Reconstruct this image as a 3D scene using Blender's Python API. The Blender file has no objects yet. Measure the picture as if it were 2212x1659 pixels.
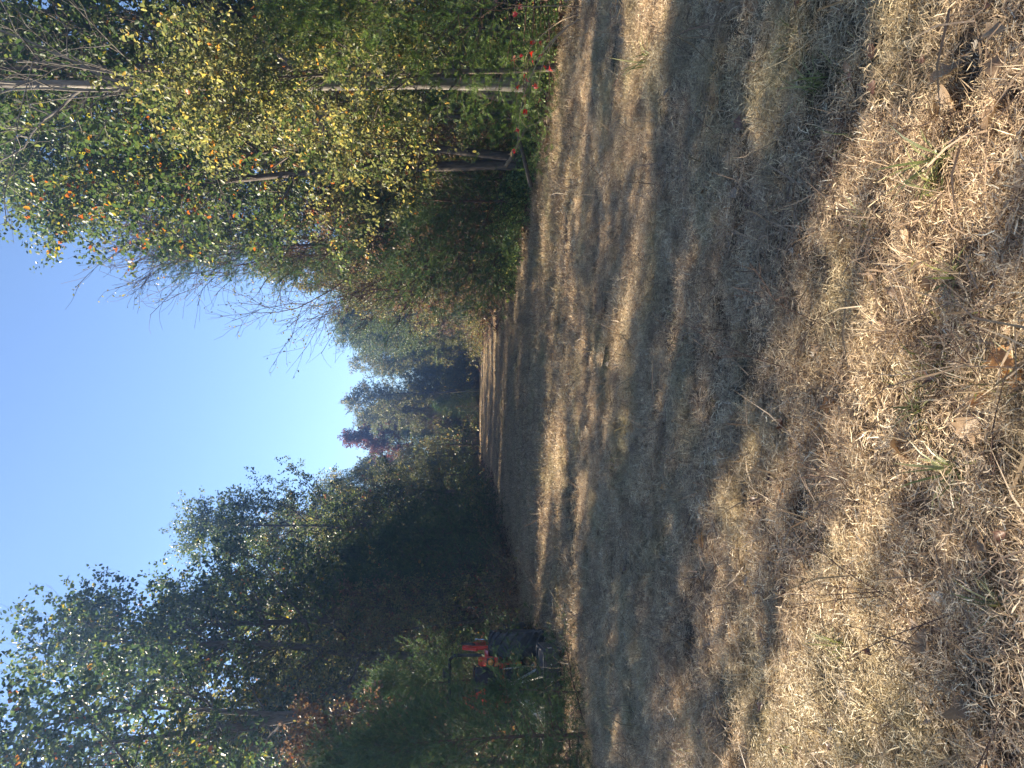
import bpy, math, random
import numpy as np
from mathutils import Vector, Matrix

R = math.radians
sc = bpy.context.scene
COL = sc.collection

# ------------------------------------------------------------------ camera, sky, sun, exposure
PITCH = R(3.58)
cam_d = bpy.data.cameras.new('camera')
cam = bpy.data.objects.new('camera', cam_d)
COL.objects.link(cam)
cam_d.sensor_fit = 'HORIZONTAL'
cam_d.sensor_width = 36
cam_d.lens = 36 * 1645 / 2212
cam_d.clip_start = 0.05
cam_d.clip_end = 2000
f = Vector((0, math.cos(PITCH), -math.sin(PITCH)))
up = Vector((1, 0, 0))                       # the phone was held on its side: real right is the top of the picture
rt = f.cross(up)
cam.matrix_world = Matrix(((rt.x, up.x, -f.x, 0), (rt.y, up.y, -f.y, 0), (rt.z, up.z, -f.z, 1.6), (0, 0, 0, 1)))
sc.camera = cam

SUN_AZ = R(-58)     # clockwise from +Y
SUN_EL = R(35)
world = bpy.data.worlds.new('World')
sc.world = world
world.use_nodes = True
wn = world.node_tree
wn.nodes.clear()
sky = wn.nodes.new('ShaderNodeTexSky')
sky.sky_type = 'NISHITA'
sky.sun_disc = False
sky.sun_elevation = SUN_EL
sky.sun_rotation = SUN_AZ
sky.altitude = 200
sky.air_density = 0.75
sky.dust_density = 0.1
sky.ozone_density = 2.0
bg = wn.nodes.new('ShaderNodeBackground')
bg.inputs['Strength'].default_value = 0.058
wo = wn.nodes.new('ShaderNodeOutputWorld')
wn.links.new(sky.outputs[0], bg.inputs[0])
wn.links.new(bg.outputs[0], wo.inputs[0])

sd = bpy.data.lights.new('sun', 'SUN')
sd.energy = 5.0
sd.angle = R(0.53)
sd.color = (1.0, 0.87, 0.68)
sun = bpy.data.objects.new('sun', sd)
COL.objects.link(sun)
SUNV = Vector((math.sin(SUN_AZ) * math.cos(SUN_EL), math.cos(SUN_AZ) * math.cos(SUN_EL), math.sin(SUN_EL)))
sun.rotation_euler = SUNV.to_track_quat('Z', 'Y').to_euler()
sun.location = SUNV * 60

sc.view_settings.view_transform = 'Standard'
sc.view_settings.look = 'None'
sc.view_settings.exposure = 2.25
sc.view_settings.gamma = 1.0
sc.view_settings.use_curve_mapping = False
sc.render.engine = 'CYCLES'
sc.cycles.max_bounces = 6
sc.cycles.diffuse_bounces = 3
sc.cycles.glossy_bounces = 2
sc.cycles.transmission_bounces = 3
sc.cycles.volume_bounces = 0
sc.cycles.volume_step_rate = 5.0
sc.cycles.use_denoising = True


# ------------------------------------------------------------------ materials
def nodes(name):
    m = bpy.data.materials.new(name)
    m.use_nodes = True
    m.node_tree.nodes.clear()
    return m, m.node_tree


def ramp_node(nt, stops):
    r = nt.nodes.new('ShaderNodeValToRGB')
    e = r.color_ramp.elements
    while len(e) > 1:
        e.remove(e[-1])
    e[0].position = stops[0][0]
    e[0].color = (*stops[0][1], 1)
    for p, c in stops[1:]:
        k = e.new(p)
        k.color = (*c, 1)
    return r


def leaf_mat(name, stops, trans=0.4, rough=0.45, spec=0.4, tboost=1.3, patch=0.0, patch_col=(0.05, 0.08, 0.02), patch_scale=0.5):
    """thin foliage: colour from a per-leaf random value, plus light coming through"""
    m, nt = nodes(name)
    L = nt.links
    at = nt.nodes.new('ShaderNodeAttribute')
    at.attribute_name = 'tint'
    oi = nt.nodes.new('ShaderNodeObjectInfo')
    ma = nt.nodes.new('ShaderNodeMath')
    ma.operation = 'MULTIPLY_ADD'
    L.new(oi.outputs['Random'], ma.inputs[0])
    ma.inputs[1].default_value = 0.24
    ma.inputs[2].default_value = -0.12
    ad = nt.nodes.new('ShaderNodeMath')
    ad.operation = 'ADD'
    ad.use_clamp = True
    L.new(at.outputs['Fac'], ad.inputs[0])
    L.new(ma.outputs[0], ad.inputs[1])
    rp = ramp_node(nt, stops)
    L.new(ad.outputs[0], rp.inputs[0])
    col = rp.outputs[0]
    if patch > 0:
        geo = nt.nodes.new('ShaderNodeNewGeometry')
        nz = nt.nodes.new('ShaderNodeTexNoise')
        nz.inputs['Scale'].default_value = patch_scale
        nz.inputs['Detail'].default_value = 4
        L.new(geo.outputs['Position'], nz.inputs['Vector'])
        mr = nt.nodes.new('ShaderNodeMapRange')
        mr.inputs[1].default_value = 0.48
        mr.inputs[2].default_value = 0.68
        mr.inputs[3].default_value = 0
        mr.inputs[4].default_value = patch
        L.new(nz.outputs[0], mr.inputs[0])
        mx = nt.nodes.new('ShaderNodeMix')
        mx.data_type = 'RGBA'
        L.new(mr.outputs[0], mx.inputs[0])
        L.new(col, mx.inputs[6])
        mx.inputs[7].default_value = (*patch_col, 1)
        col = mx.outputs[2]
        n2 = nt.nodes.new('ShaderNodeTexNoise')
        n2.inputs['Scale'].default_value = 3.1
        n2.inputs['Detail'].default_value = 5
        n2.inputs['Roughness'].default_value = 0.7
        L.new(geo.outputs['Position'], n2.inputs['Vector'])
        m2 = nt.nodes.new('ShaderNodeMapRange')
        m2.inputs[1].default_value = 0.5
        m2.inputs[2].default_value = 0.72
        m2.inputs[4].default_value = 0.75
        L.new(n2.outputs[0], m2.inputs[0])
        x2 = nt.nodes.new('ShaderNodeMix')
        x2.data_type = 'RGBA'
        L.new(m2.outputs[0], x2.inputs[0])
        L.new(col, x2.inputs[6])
        x2.inputs[7].default_value = (0.17, 0.115, 0.08, 1)
        col = x2.outputs[2]
    b = nt.nodes.new('ShaderNodeBsdfPrincipled')
    b.inputs['Roughness'].default_value = rough
    b.inputs['Specular IOR Level'].default_value = spec
    L.new(col, b.inputs['Base Color'])
    hs = nt.nodes.new('ShaderNodeHueSaturation')
    hs.inputs['Saturation'].default_value = 1.1
    hs.inputs['Value'].default_value = tboost
    L.new(col, hs.inputs['Color'])
    t = nt.nodes.new('ShaderNodeBsdfTranslucent')
    L.new(hs.outputs[0], t.inputs[0])
    mi = nt.nodes.new('ShaderNodeMixShader')
    mi.inputs[0].default_value = trans
    L.new(b.outputs[0], mi.inputs[1])
    L.new(t.outputs[0], mi.inputs[2])
    o = nt.nodes.new('ShaderNodeOutputMaterial')
    L.new(mi.outputs[0], o.inputs[0])
    return m


def bark_mat(name, c0, c1, scale=18, bump=0.5):
    m, nt = nodes(name)
    L = nt.links
    tc = nt.nodes.new('ShaderNodeTexCoord')
    mp = nt.nodes.new('ShaderNodeMapping')
    mp.inputs['Scale'].default_value = (1, 1, 0.18)
    L.new(tc.outputs['Object'], mp.inputs[0])
    nz = nt.nodes.new('ShaderNodeTexNoise')
    nz.inputs['Scale'].default_value = scale
    nz.inputs['Detail'].default_value = 6
    nz.inputs['Roughness'].default_value = 0.65
    L.new(mp.outputs[0], nz.inputs['Vector'])
    rp = ramp_node(nt, [(0.3, c0), (0.7, c1)])
    L.new(nz.outputs[0], rp.inputs[0])
    b = nt.nodes.new('ShaderNodeBsdfPrincipled')
    b.inputs['Roughness'].default_value = 0.85
    b.inputs['Specular IOR Level'].default_value = 0.2
    L.new(rp.outputs[0], b.inputs['Base Color'])
    bu = nt.nodes.new('ShaderNodeBump')
    bu.inputs['Strength'].default_value = bump
    bu.inputs['Distance'].default_value = 0.02
    L.new(nz.outputs[0], bu.inputs['Height'])
    L.new(bu.outputs[0], b.inputs['Normal'])
    o = nt.nodes.new('ShaderNodeOutputMaterial')
    L.new(b.outputs[0], o.inputs[0])
    return m


def solid(name, c, rough=0.5, metal=0.0, wear=0.25, wear_col=None, scale=9, spec=0.5, coat=0.0):
    m, nt = nodes(name)
    L = nt.links
    tc = nt.nodes.new('ShaderNodeTexCoord')
    nz = nt.nodes.new('ShaderNodeTexNoise')
    nz.inputs['Scale'].default_value = scale
    nz.inputs['Detail'].default_value = 7
    nz.inputs['Roughness'].default_value = 0.7
    L.new(tc.outputs['Object'], nz.inputs['Vector'])
    wc = wear_col or tuple(x * 0.55 for x in c)
    rp = ramp_node(nt, [(0.0, c), (0.5, c), (0.5 + 0.45 * (1 - wear) + 0.02, wc)])
    L.new(nz.outputs[0], rp.inputs[0])
    b = nt.nodes.new('ShaderNodeBsdfPrincipled')
    b.inputs['Metallic'].default_value = metal
    b.inputs['Specular IOR Level'].default_value = spec
    b.inputs['Coat Weight'].default_value = coat
    L.new(rp.outputs[0], b.inputs['Base Color'])
    mr = nt.nodes.new('ShaderNodeMapRange')
    mr.inputs[3].default_value = max(0.05, rough - 0.12)
    mr.inputs[4].default_value = min(1, rough + 0.2)
    L.new(nz.outputs[0], mr.inputs[0])
    L.new(mr.outputs[0], b.inputs['Roughness'])
    o = nt.nodes.new('ShaderNodeOutputMaterial')
    L.new(b.outputs[0], o.inputs[0])
    return m


M = {}
M['oak'] = leaf_mat('oak_leaf_green', [(0, (0.028, 0.046, 0.02)), (0.4, (0.062, 0.09, 0.036)), (0.72, (0.12, 0.145, 0.05)),
                                       (0.94, (0.17, 0.17, 0.05)), (1, (0.24, 0.15, 0.05))], 0.36, 0.42, 0.35, 1.9)
M['oakdark'] = leaf_mat('oak_leaf_dark_green', [(0, (0.020, 0.038, 0.016)), (0.5, (0.052, 0.082, 0.028)), (0.85, (0.11, 0.13, 0.038)),
                                                (0.93, (0.32, 0.26, 0.04)), (1, (0.36, 0.12, 0.04))], 0.34, 0.5, 0.25, 2.0)
M['yellow'] = leaf_mat('hickory_leaf_yellow_green', [(0, (0.05, 0.075, 0.02)), (0.3, (0.095, 0.11, 0.045)), (0.66, (0.20, 0.195, 0.075)),
                                                     (0.9, (0.44, 0.35, 0.10)), (0.975, (0.50, 0.24, 0.07)), (1, (0.36, 0.10, 0.05))], 0.45, 0.45, 0.35, 1.7)
M['brown'] = leaf_mat('withered_leaf_brown', [(0, (0.07, 0.05, 0.037)), (0.4, (0.15, 0.10, 0.065)), (0.75, (0.25, 0.155, 0.095)),
                                              (0.92, (0.20, 0.19, 0.06)), (1, (0.34, 0.12, 0.05))], 0.3, 0.55, 0.3, 1.4)
M['mixed'] = leaf_mat('turning_leaf_olive', [(0, (0.045, 0.062, 0.025)), (0.35, (0.10, 0.115, 0.042)), (0.65, (0.20, 0.195, 0.07)),
                                             (0.9, (0.30, 0.24, 0.09)), (0.98, (0.26, 0.14, 0.07)), (1, (0.26, 0.07, 0.05))], 0.38, 0.42, 0.5, 1.5)
M['red'] = leaf_mat('maple_leaf_red', [(0, (0.06, 0.028, 0.028)), (0.5, (0.12, 0.05, 0.042)), (0.9, (0.20, 0.09, 0.06)), (1, (0.35, 0.15, 0.06))],
                    0.4, 0.45, 0.4, 1.6)
M['cedar'] = leaf_mat('cedar_foliage', [(0, (0.025, 0.048, 0.022)), (0.5, (0.058, 0.10, 0.04)), (0.85, (0.10, 0.155, 0.055)), (1, (0.17, 0.18, 0.07))],
                      0.30, 0.6, 0.25, 1.4)
M['cedarbright'] = leaf_mat('cedar_foliage_bright', [(0, (0.04, 0.07, 0.018)), (0.5, (0.09, 0.14, 0.035)), (0.85, (0.15, 0.21, 0.05)), (1, (0.24, 0.27, 0.08))],
                            0.3, 0.55, 0.3, 1.5)
M['vine'] = leaf_mat('vine_leaf', [(0, (0.05, 0.085, 0.03)), (0.5, (0.12, 0.19, 0.06)), (0.85, (0.22, 0.30, 0.10)), (1, (0.40, 0.36, 0.12))],
                     0.35, 0.4, 0.5, 1.4)
M['straw'] = leaf_mat('dry_grass_straw', [(0, (0.15, 0.10, 0.065)), (0.25, (0.33, 0.235, 0.15)), (0.6, (0.58, 0.43, 0.27)), (0.9, (0.76, 0.61, 0.385)),
                                          (1, (0.75, 0.66, 0.48))], 0.22, 0.55, 0.35, 1.2, patch=0.45, patch_col=(0.28, 0.28, 0.13), patch_scale=0.9)
M['greengrass'] = leaf_mat('grass_green_blade', [(0, (0.08, 0.095, 0.035)), (0.5, (0.17, 0.19, 0.07)), (1, (0.36, 0.34, 0.16))], 0.35, 0.45, 0.4, 1.4)
M['litter'] = leaf_mat('fallen_leaf_brown', [(0, (0.07, 0.042, 0.028)), (0.4, (0.17, 0.10, 0.065)), (0.8, (0.30, 0.19, 0.12)), (1, (0.40, 0.30, 0.22))],
                       0.15, 0.6, 0.3, 1.2)
M['bark'] = bark_mat('bark_grey_brown', (0.045, 0.036, 0.03), (0.16, 0.13, 0.105))
M['barkpale'] = bark_mat('bark_pale_grey', (0.09, 0.08, 0.07), (0.26, 0.235, 0.205), 14)
M['barkred'] = bark_mat('bark_reddish_twig', (0.07, 0.038, 0.028), (0.17, 0.105, 0.075), 30)
M['stemtan'] = bark_mat('dead_stem_tan', (0.17, 0.12, 0.075), (0.42, 0.32, 0.21), 40)


# ------------------------------------------------------------------ mesh helpers
def np_mesh(name, V, faces, mat=None, tint=None, smooth=False):
    """faces: list of integer arrays (N, k), k fixed in each array"""
    me = bpy.data.meshes.new(name)
    V = np.asarray(V, dtype=np.float32).reshape(-1, 3)
    faces = [np.asarray(a, dtype=np.int32) for a in faces if len(a)]
    loops = np.concatenate([a.ravel() for a in faces])
    tot = np.concatenate([np.full(len(a), a.shape[1], dtype=np.int32) for a in faces])
    st = np.concatenate([[0], np.cumsum(tot)[:-1]]).astype(np.int32)
    me.vertices.add(len(V))
    me.vertices.foreach_set('co', V.ravel())
    me.loops.add(len(loops))
    me.loops.foreach_set('vertex_index', loops)
    me.polygons.add(len(tot))
    me.polygons.foreach_set('loop_start', st)
    me.polygons.foreach_set('loop_total', tot)
    if smooth:
        me.polygons.foreach_set('use_smooth', np.ones(len(tot), dtype=bool))
    me.update(calc_edges=True)
    if tint is not None:
        a = me.attributes.new('tint', 'FLOAT', 'POINT')
        a.data.foreach_set('value', np.asarray(tint, dtype=np.float32))
    if mat:
        me.materials.append(mat)
    return me


def unit(v):
    return v / np.maximum(np.linalg.norm(v, axis=-1, keepdims=True), 1e-9)


def tubes(P, Rd, k):
    """P (B,n,3) polylines, Rd (B,n) radii -> verts, quads"""
    B, n, _ = P.shape
    T = np.empty_like(P)
    T[:, 1:-1] = P[:, 2:] - P[:, :-2]
    T[:, 0] = P[:, 1] - P[:, 0]
    T[:, -1] = P[:, -1] - P[:, -2]
    T = unit(T)
    ref = np.where(np.abs(T[:, :1, 2:3]) > 0.8, np.array([1.0, 0, 0]), np.array([0, 0, 1.0]))
    U = unit(np.cross(T, np.broadcast_to(ref, T.shape)))
    W = np.cross(T, U)
    a = np.arange(k) * 2 * np.pi / k
    V = P[:, :, None] + Rd[:, :, None, None] * (np.cos(a)[None, None, :, None] * U[:, :, None] + np.sin(a)[None, None, :, None] * W[:, :, None])
    idx = np.arange(B * n * k).reshape(B, n, k)
    q = np.stack([idx[:, :-1], np.roll(idx, -1, 2)[:, :-1], np.roll(idx, -1, 2)[:, 1:], idx[:, 1:]], -1).reshape(-1, 4)
    return V.reshape(-1, 3), q


def join_parts(parts):
    Vs, Fs, off = [], [], 0
    for V, q in parts:
        Vs.append(V)
        Fs.append(q + off)
        off += len(V)
    return np.concatenate(Vs), Fs


def children(rng, P, Rd, c, t0, t1, L, ang, n, wob, upb, rs=0.55, tip=0.25, env=None, rmin=0.0015):
    """grow c children on every parent polyline"""
    B, m, _ = P.shape
    t = t0 + (t1 - t0) * (np.arange(c)[None] + rng.random((B, c))) / c
    x = t * (m - 1)
    i = np.clip(x.astype(int), 0, m - 2)
    fr = (x - i)[..., None]
    bi = np.arange(B)[:, None]
    A, Bp = P[bi, i], P[bi, i + 1]
    pos = A + (Bp - A) * fr
    T = unit(Bp - A)
    r0 = Rd[bi, i] * (1 - fr[..., 0]) + Rd[bi, i + 1] * fr[..., 0]
    az = rng.random((B, 1)) * 6.28 + np.arange(c)[None] * 2.4 + rng.normal(0, 0.35, (B, c))
    ref = np.where(np.abs(T[..., 2:3]) > 0.9, np.array([1.0, 0, 0]), np.array([0, 0, 1.0]))
    U = unit(np.cross(T, ref))
    W = np.cross(T, U)
    perp = np.cos(az)[..., None] * U + np.sin(az)[..., None] * W
    an = ang[0] + rng.normal(0, ang[1], (B, c))
    if len(ang) > 2:
        an = an + (t - t0) / (t1 - t0) * ang[2]
    D = unit(np.cos(an)[..., None] * T + np.sin(an)[..., None] * perp)
    ln = L * (0.6 + 0.6 * rng.random((B, c)))
    if env is not None:
        ln = ln * env(t)
    D = D.reshape(-1, 3)
    ln = ln.ravel()
    Q = np.empty((B * c, n, 3))
    Q[:, 0] = pos.reshape(-1, 3)
    d = D
    for j in range(1, n):
        d = unit(d + rng.normal(0, wob, d.shape) + np.array([0, 0, upb]))
        Q[:, j] = Q[:, j - 1] + d * (ln / (n - 1))[:, None]
    r0 = np.maximum(r0.ravel() * rs, rmin)
    tt = np.linspace(0, 1, n)
    RR = r0[:, None] * (1 - tt * (1 - tip))[None]
    return Q, np.maximum(RR, rmin * 0.7), t.ravel()


LEAF6 = np.array([[0, 0, 0], [-0.30, 0.30, 0.10], [-0.26, 0.72, 0.08], [0, 1.0, -0.06], [0.26, 0.72, 0.08], [0.30, 0.30, 0.10]])
LEAF6_F = np.array([[0, 3, 2, 1], [0, 5, 4, 3]])
OAK = np.array([[0, 0, 0], [-0.16, 0.16, 0.04], [-0.10, 0.28, 0.02], [-0.38, 0.42, 0.12], [-0.16, 0.52, 0.02], [-0.34, 0.76, 0.10], [-0.12, 0.78, 0.0],
                [0, 1.0, -0.08], [0.12, 0.78, 0.0], [0.34, 0.76, 0.10], [0.16, 0.52, 0.02], [0.38, 0.42, 0.12], [0.10, 0.28, 0.02], [0.16, 0.16, 0.04]])
OAK_F = [np.array([[0, 2, 1], [2, 4, 3], [4, 6, 5], [0, 13, 12], [12, 11, 10], [10, 9, 8]]), np.array([[0, 12, 4, 2], [12, 10, 6, 4], [10, 8, 7, 6]])]
SLIV = np.array([[0, 0, 0], [-0.075, 0.35, 0.0], [0, 1, 0], [0.075, 0.35, 0.02]])
SLIV_F = np.array([[0, 3, 2, 1]])
# a feathery spray: a thin rib and three pairs of pointed side shoots
_sv, _sf = [(-0.03, 0, 0), (0.03, 0, 0), (0, 1, -0.05)], [(0, 1, 2)]
for _k, (_y, _l) in enumerate([(0.12, 0.42), (0.34, 0.44), (0.56, 0.36), (0.74, 0.24)]):
    for _s in (-1, 1):
        _o = len(_sv)
        _sv += [(0, _y - 0.035, 0), (0, _y + 0.055, 0), (_s * _l * 0.62, _y + _l * 0.80, 0.05 + 0.03 * _k)]
        _sf.append((_o, _o + 1, _o + 2) if _s < 0 else (_o + 1, _o, _o + 2))
SPRAY, SPRAY_F = np.array(_sv, dtype=float), np.array(_sf)


def scatter_leaves(rng, pos, direc, size, tmpl, tf, nrm_up=0.4, tint=None, width=1.0):
    """one leaf at each position, tip along direc, random roll with the face turned somewhat upward"""
    N = len(pos)
    Y = unit(direc)
    Zr = unit(rng.normal(0, 1, (N, 3)) + np.array([0, 0, nrm_up * 2]))
    X = unit(np.cross(Y, Zr))
    Z = np.cross(X, Y)
    s = size[:, None, None] if np.ndim(size) else size
    cx, cy, cz = tmpl[:, 0] * width, tmpl[:, 1], tmpl[:, 2]
    curl = rng.normal(1.0, 1.1, (N, 1))
    V = pos[:, None] + s * (cx[None, :, None] * X[:, None] + cy[None, :, None] * Y[:, None] + (cz[None] * curl)[..., None] * Z[:, None])
    m = len(tmpl)
    off = (np.arange(N) * m)[:, None, None]
    fl = tf if isinstance(tf, list) else [tf]
    F = [(q[None] + off).reshape(-1, q.shape[1]) for q in fl]
    if tint is None:
        tint = rng.random(N)
    return V.reshape(-1, 3), F, np.repeat(tint, m)


def along(rng, P, c, t0=0.2, jit=0.0):
    """c random points on every polyline and the direction there"""
    B, m, _ = P.shape
    x = (t0 + (1 - t0) * rng.random((B, c))) * (m - 1.001)
    i = x.astype(int)
    fr = (x - i)[..., None]
    bi = np.arange(B)[:, None]
    pos = P[bi, i] * (1 - fr) + P[bi, i + 1] * fr
    T = unit(P[bi, i + 1] - P[bi, i])
    pos = pos.reshape(-1, 3)
    if jit:
        pos = pos + rng.normal(0, jit, pos.shape)
    return pos, T.reshape(-1, 3)


# ------------------------------------------------------------------ scene-graph helpers
def tag(o, label=None, cat=None, group=None, kind=None):
    if label:
        o['label'] = label
    if cat:
        o['category'] = cat
    if group:
        o['group'] = group
    if kind:
        o['kind'] = kind
    return o


def link(name, me, parent=None):
    o = bpy.data.objects.new(name, me)
    COL.objects.link(o)
    if parent:
        o.parent = parent
    return o


def empty(name, loc=(0, 0, 0), rz=0.0):
    o = bpy.data.objects.new(name, None)
    o.empty_display_size = 0.2
    COL.objects.link(o)
    o.location = loc
    o.rotation_euler = (0, 0, rz)
    return o


def copy_tree(o, parent=None):
    c = o.copy()
    COL.objects.link(c)
    if parent:
        c.parent = parent
    for ch in o.children:
        copy_tree(ch, c)
    return c


def hgt(x, y):
    """height of the ground"""
    x = np.asarray(x, dtype=float)
    y = np.asarray(y, dtype=float)
    h = 0.035 * np.sin(x * 1.1 + 0.6 * y) * np.sin(0.8 * y + 1.3) + 0.02 * np.sin(2.7 * x - 1.1 * y + 2) + 0.012 * np.sin(5.1 * y + x * 1.7)
    h = h + 0.012 * np.sin(7.3 * x + 3.1 * y) * np.sin(4.7 * y - 2.2 * x)
    w = np.clip((np.abs(x + 0.5) - 6.0) / 4.0, 0, 1)
    return h + 0.18 * w * np.sin(0.45 * x + 0.31 * y) ** 2


# ------------------------------------------------------------------ the ground
def field_edge_right(y):
    return np.interp(y, [0, 5, 12.7, 15, 19, 27, 34, 50, 65, 80], [7.5, 7.2, 6.4, 5.6, 4.6, 4.0, 3.8, 3.8, 3.2, 2.4])


def field_edge_left(y):
    return np.interp(y, [0, 8, 11, 20, 32, 46, 66, 80], [-7.5, -6.2, -5.6, -5.9, -6.1, -6.3, -7.2, -9])


def ground_material():
    m, nt = nodes('ground_soil_and_thatch')
    L = nt.links
    geo = nt.nodes.new('ShaderNodeNewGeometry')
    n1 = nt.nodes.new('ShaderNodeTexNoise')
    n1.inputs['Scale'].default_value = 42
    n1.inputs['Detail'].default_value = 9
    n1.inputs['Roughness'].default_value = 0.75
    L.new(geo.outputs['Position'], n1.inputs['Vector'])
    r1 = ramp_node(nt, [(0.3, (0.035, 0.027, 0.020)), (0.5, (0.12, 0.09, 0.062)), (0.7, (0.27, 0.205, 0.145))])
    L.new(n1.outputs[0], r1.inputs[0])
    n2 = nt.nodes.new('ShaderNodeTexNoise')
    n2.inputs['Scale'].default_value = 0.8
    n2.inputs['Detail'].default_value = 5
    L.new(geo.outputs['Position'], n2.inputs['Vector'])
    mr = nt.nodes.new('ShaderNodeMapRange')
    mr.inputs[1].default_value = 0.45
    mr.inputs[2].default_value = 0.7
    mr.inputs[4].default_value = 0.5
    L.new(n2.outputs[0], mr.inputs[0])
    mx = nt.nodes.new('ShaderNodeMix')
    mx.data_type = 'RGBA'
    L.new(mr.outputs[0], mx.inputs[0])
    L.new(r1.outputs[0], mx.inputs[6])
    mx.inputs[7].default_value = (0.09, 0.10, 0.045, 1)
    b = nt.nodes.new('ShaderNodeBsdfPrincipled')
    b.inputs['Roughness'].default_value = 0.95
    b.inputs['Specular IOR Level'].default_value = 0.1
    L.new(mx.outputs[2], b.inputs['Base Color'])
    bu = nt.nodes.new('ShaderNodeBump')
    bu.inputs['Strength'].default_value = 1.0
    bu.inputs['Distance'].default_value = 0.03
    L.new(n1.outputs[0], bu.inputs['Height'])
    L.new(bu.outputs[0], b.inputs['Normal'])
    o = nt.nodes.new('ShaderNodeOutputMaterial')
    L.new(b.outputs[0], o.inputs[0])
    return m


def graded(a, b, s0, grow):
    out = [0.0]
    s = s0
    while out[-1] < b:
        out.append(out[-1] + s)
        s *= grow
    return np.array(out)


gx = graded(0, 900, 0.12, 1.035)
gx = np.concatenate([-gx[:0:-1], gx])
gy = graded(0, 900, 0.12, 1.02)
gy = np.concatenate([-gx[gx > 0][::-1], gy])
XX, YY = np.meshgrid(gx, gy)
ZZ = hgt(XX, YY)
gi = np.arange(XX.size).reshape(XX.shape)
gq = np.stack([gi[:-1, :-1], gi[:-1, 1:], gi[1:, 1:], gi[1:, :-1]], -1).reshape(-1, 4)
ground = link('ground', np_mesh('ground', np.stack([XX, YY, ZZ], -1), [gq], ground_material(), smooth=True))
tag(ground, kind='structure')


# ------------------------------------------------------------------ instanced ground cover (stuff)
def proto_collection(name, meshes):
    c = bpy.data.collections.new(name)
    for i, me in enumerate(meshes):
        o = bpy.data.objects.new(f'{name}_{i:02d}', me)
        c.objects.link(o)
    return c


def instancer(name, pts, rot, scl, tilt, col, label, cat):
    """one stuff object: a cloud of points, each carrying a patch of the collection"""
    me = bpy.data.meshes.new(name)
    me.vertices.add(len(pts))
    me.vertices.foreach_set('co', np.asarray(pts, dtype=np.float32).ravel())
    ra = np.stack([tilt[:, 0], tilt[:, 1], rot], -1).astype(np.float32)
    a = me.attributes.new('rot', 'FLOAT_VECTOR', 'POINT')
    a.data.foreach_set('vector', ra.ravel())
    a = me.attributes.new('scl', 'FLOAT', 'POINT')
    a.data.foreach_set('value', np.asarray(scl, dtype=np.float32))
    o = link(name, me)
    ng = bpy.data.node_groups.new(name + '_nodes', 'GeometryNodeTree')
    ng.interface.new_socket('Geometry', in_out='INPUT', socket_type='NodeSocketGeometry')
    ng.interface.new_socket('Geometry', in_out='OUTPUT', socket_type='NodeSocketGeometry')
    gi_ = ng.nodes.new('NodeGroupInput')
    go = ng.nodes.new('NodeGroupOutput')
    ci = ng.nodes.new('GeometryNodeCollectionInfo')
    ci.inputs['Collection'].default_value = col
    ci.inputs['Separate Children'].default_value = True
    ci.inputs['Reset Children'].default_value = True
    iop = ng.nodes.new('GeometryNodeInstanceOnPoints')
    iop.inputs['Pick Instance'].default_value = True
    ri = ng.nodes.new('FunctionNodeRandomValue')
    ri.data_type = 'INT'
    ri.inputs[4].default_value = 0
    ri.inputs[5].default_value = max(0, len(col.objects) - 1)
    nr = ng.nodes.new('GeometryNodeInputNamedAttribute')
    nr.data_type = 'FLOAT_VECTOR'
    nr.inputs[0].default_value = 'rot'
    ns = ng.nodes.new('GeometryNodeInputNamedAttribute')
    ns.data_type = 'FLOAT'
    ns.inputs[0].default_value = 'scl'
    L = ng.links
    L.new(gi_.outputs[0], iop.inputs['Points'])
    L.new(ci.outputs[0], iop.inputs['Instance'])
    L.new(ri.outputs[2], iop.inputs['Instance Index'])
    e2r = ng.nodes.new('FunctionNodeEulerToRotation')
    L.new(nr.outputs[0], e2r.inputs[0])
    L.new(e2r.outputs[0], iop.inputs['Rotation'])
    L.new(ns.outputs[0], iop.inputs['Scale'])
    L.new(iop.outputs[0], go.inputs[0])
    mo = o.modifiers.new('cover', 'NODES')
    mo.node_group = ng
    tag(o, label, cat, kind='stuff')
    return o


def blade_patch(rng, n, rad, ln, w, flat, mat, hmax=0.05, tlo=0.0, thi=1.0, clump=0):
    a = rng.random(n) * 6.283
    r = rad * np.sqrt(rng.random(n))
    base = np.stack([r * np.cos(a), r * np.sin(a), rng.random(n) ** 2 * hmax - 0.012], -1)
    if clump:
        cc = rng.normal(0, rad * 0.5, (clump, 2))
        k = rng.integers(0, clump, n)
        msk = rng.random(n) < 0.5
        base[msk, :2] = cc[k[msk]] + rng.normal(0, 0.035, (msk.sum(), 2))
    az = rng.random(n) * 6.283
    el = np.where(rng.random(n) < flat, rng.normal(0.05, 0.16, n), rng.random(n) * 1.15 + 0.15)
    L = ln * (0.45 + 1.0 * rng.random(n) ** 1.5)
    d = np.stack([np.cos(az) * np.cos(el), np.sin(az) * np.cos(el), np.sin(el)], -1)
    side = unit(np.cross(d, np.array([0, 0, 1.0]) + rng.normal(0, 0.55, (n, 3))))
    bend = rng.normal(0, 0.28, (n, 3)) + np.array([0, 0, -0.12])
    p1 = base + d * (L * 0.5)[:, None]
    d2 = unit(d + bend)
    p2 = p1 + d2 * (L * 0.5)[:, None]
    lo = np.minimum(0, p2[:, 2] + 0.01)
    p2[:, 2] -= lo
    ww = (w * (0.5 + rng.random(n)))[:, None]
    V = np.stack([base - side * ww * 0.5, base + side * ww * 0.5, p1 - side * ww * 0.5, p1 + side * ww * 0.5, p2], 1).reshape(-1, 3)
    o = np.arange(n) * 5
    q = np.stack([o, o + 1, o + 3, o + 2], -1)
    t = np.stack([o + 2, o + 3, o + 4], -1)
    tint = tlo + (thi - tlo) * rng.random(n)
    return np_mesh('blade_patch', V, [q, t], mat, np.repeat(tint, 5))


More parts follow.
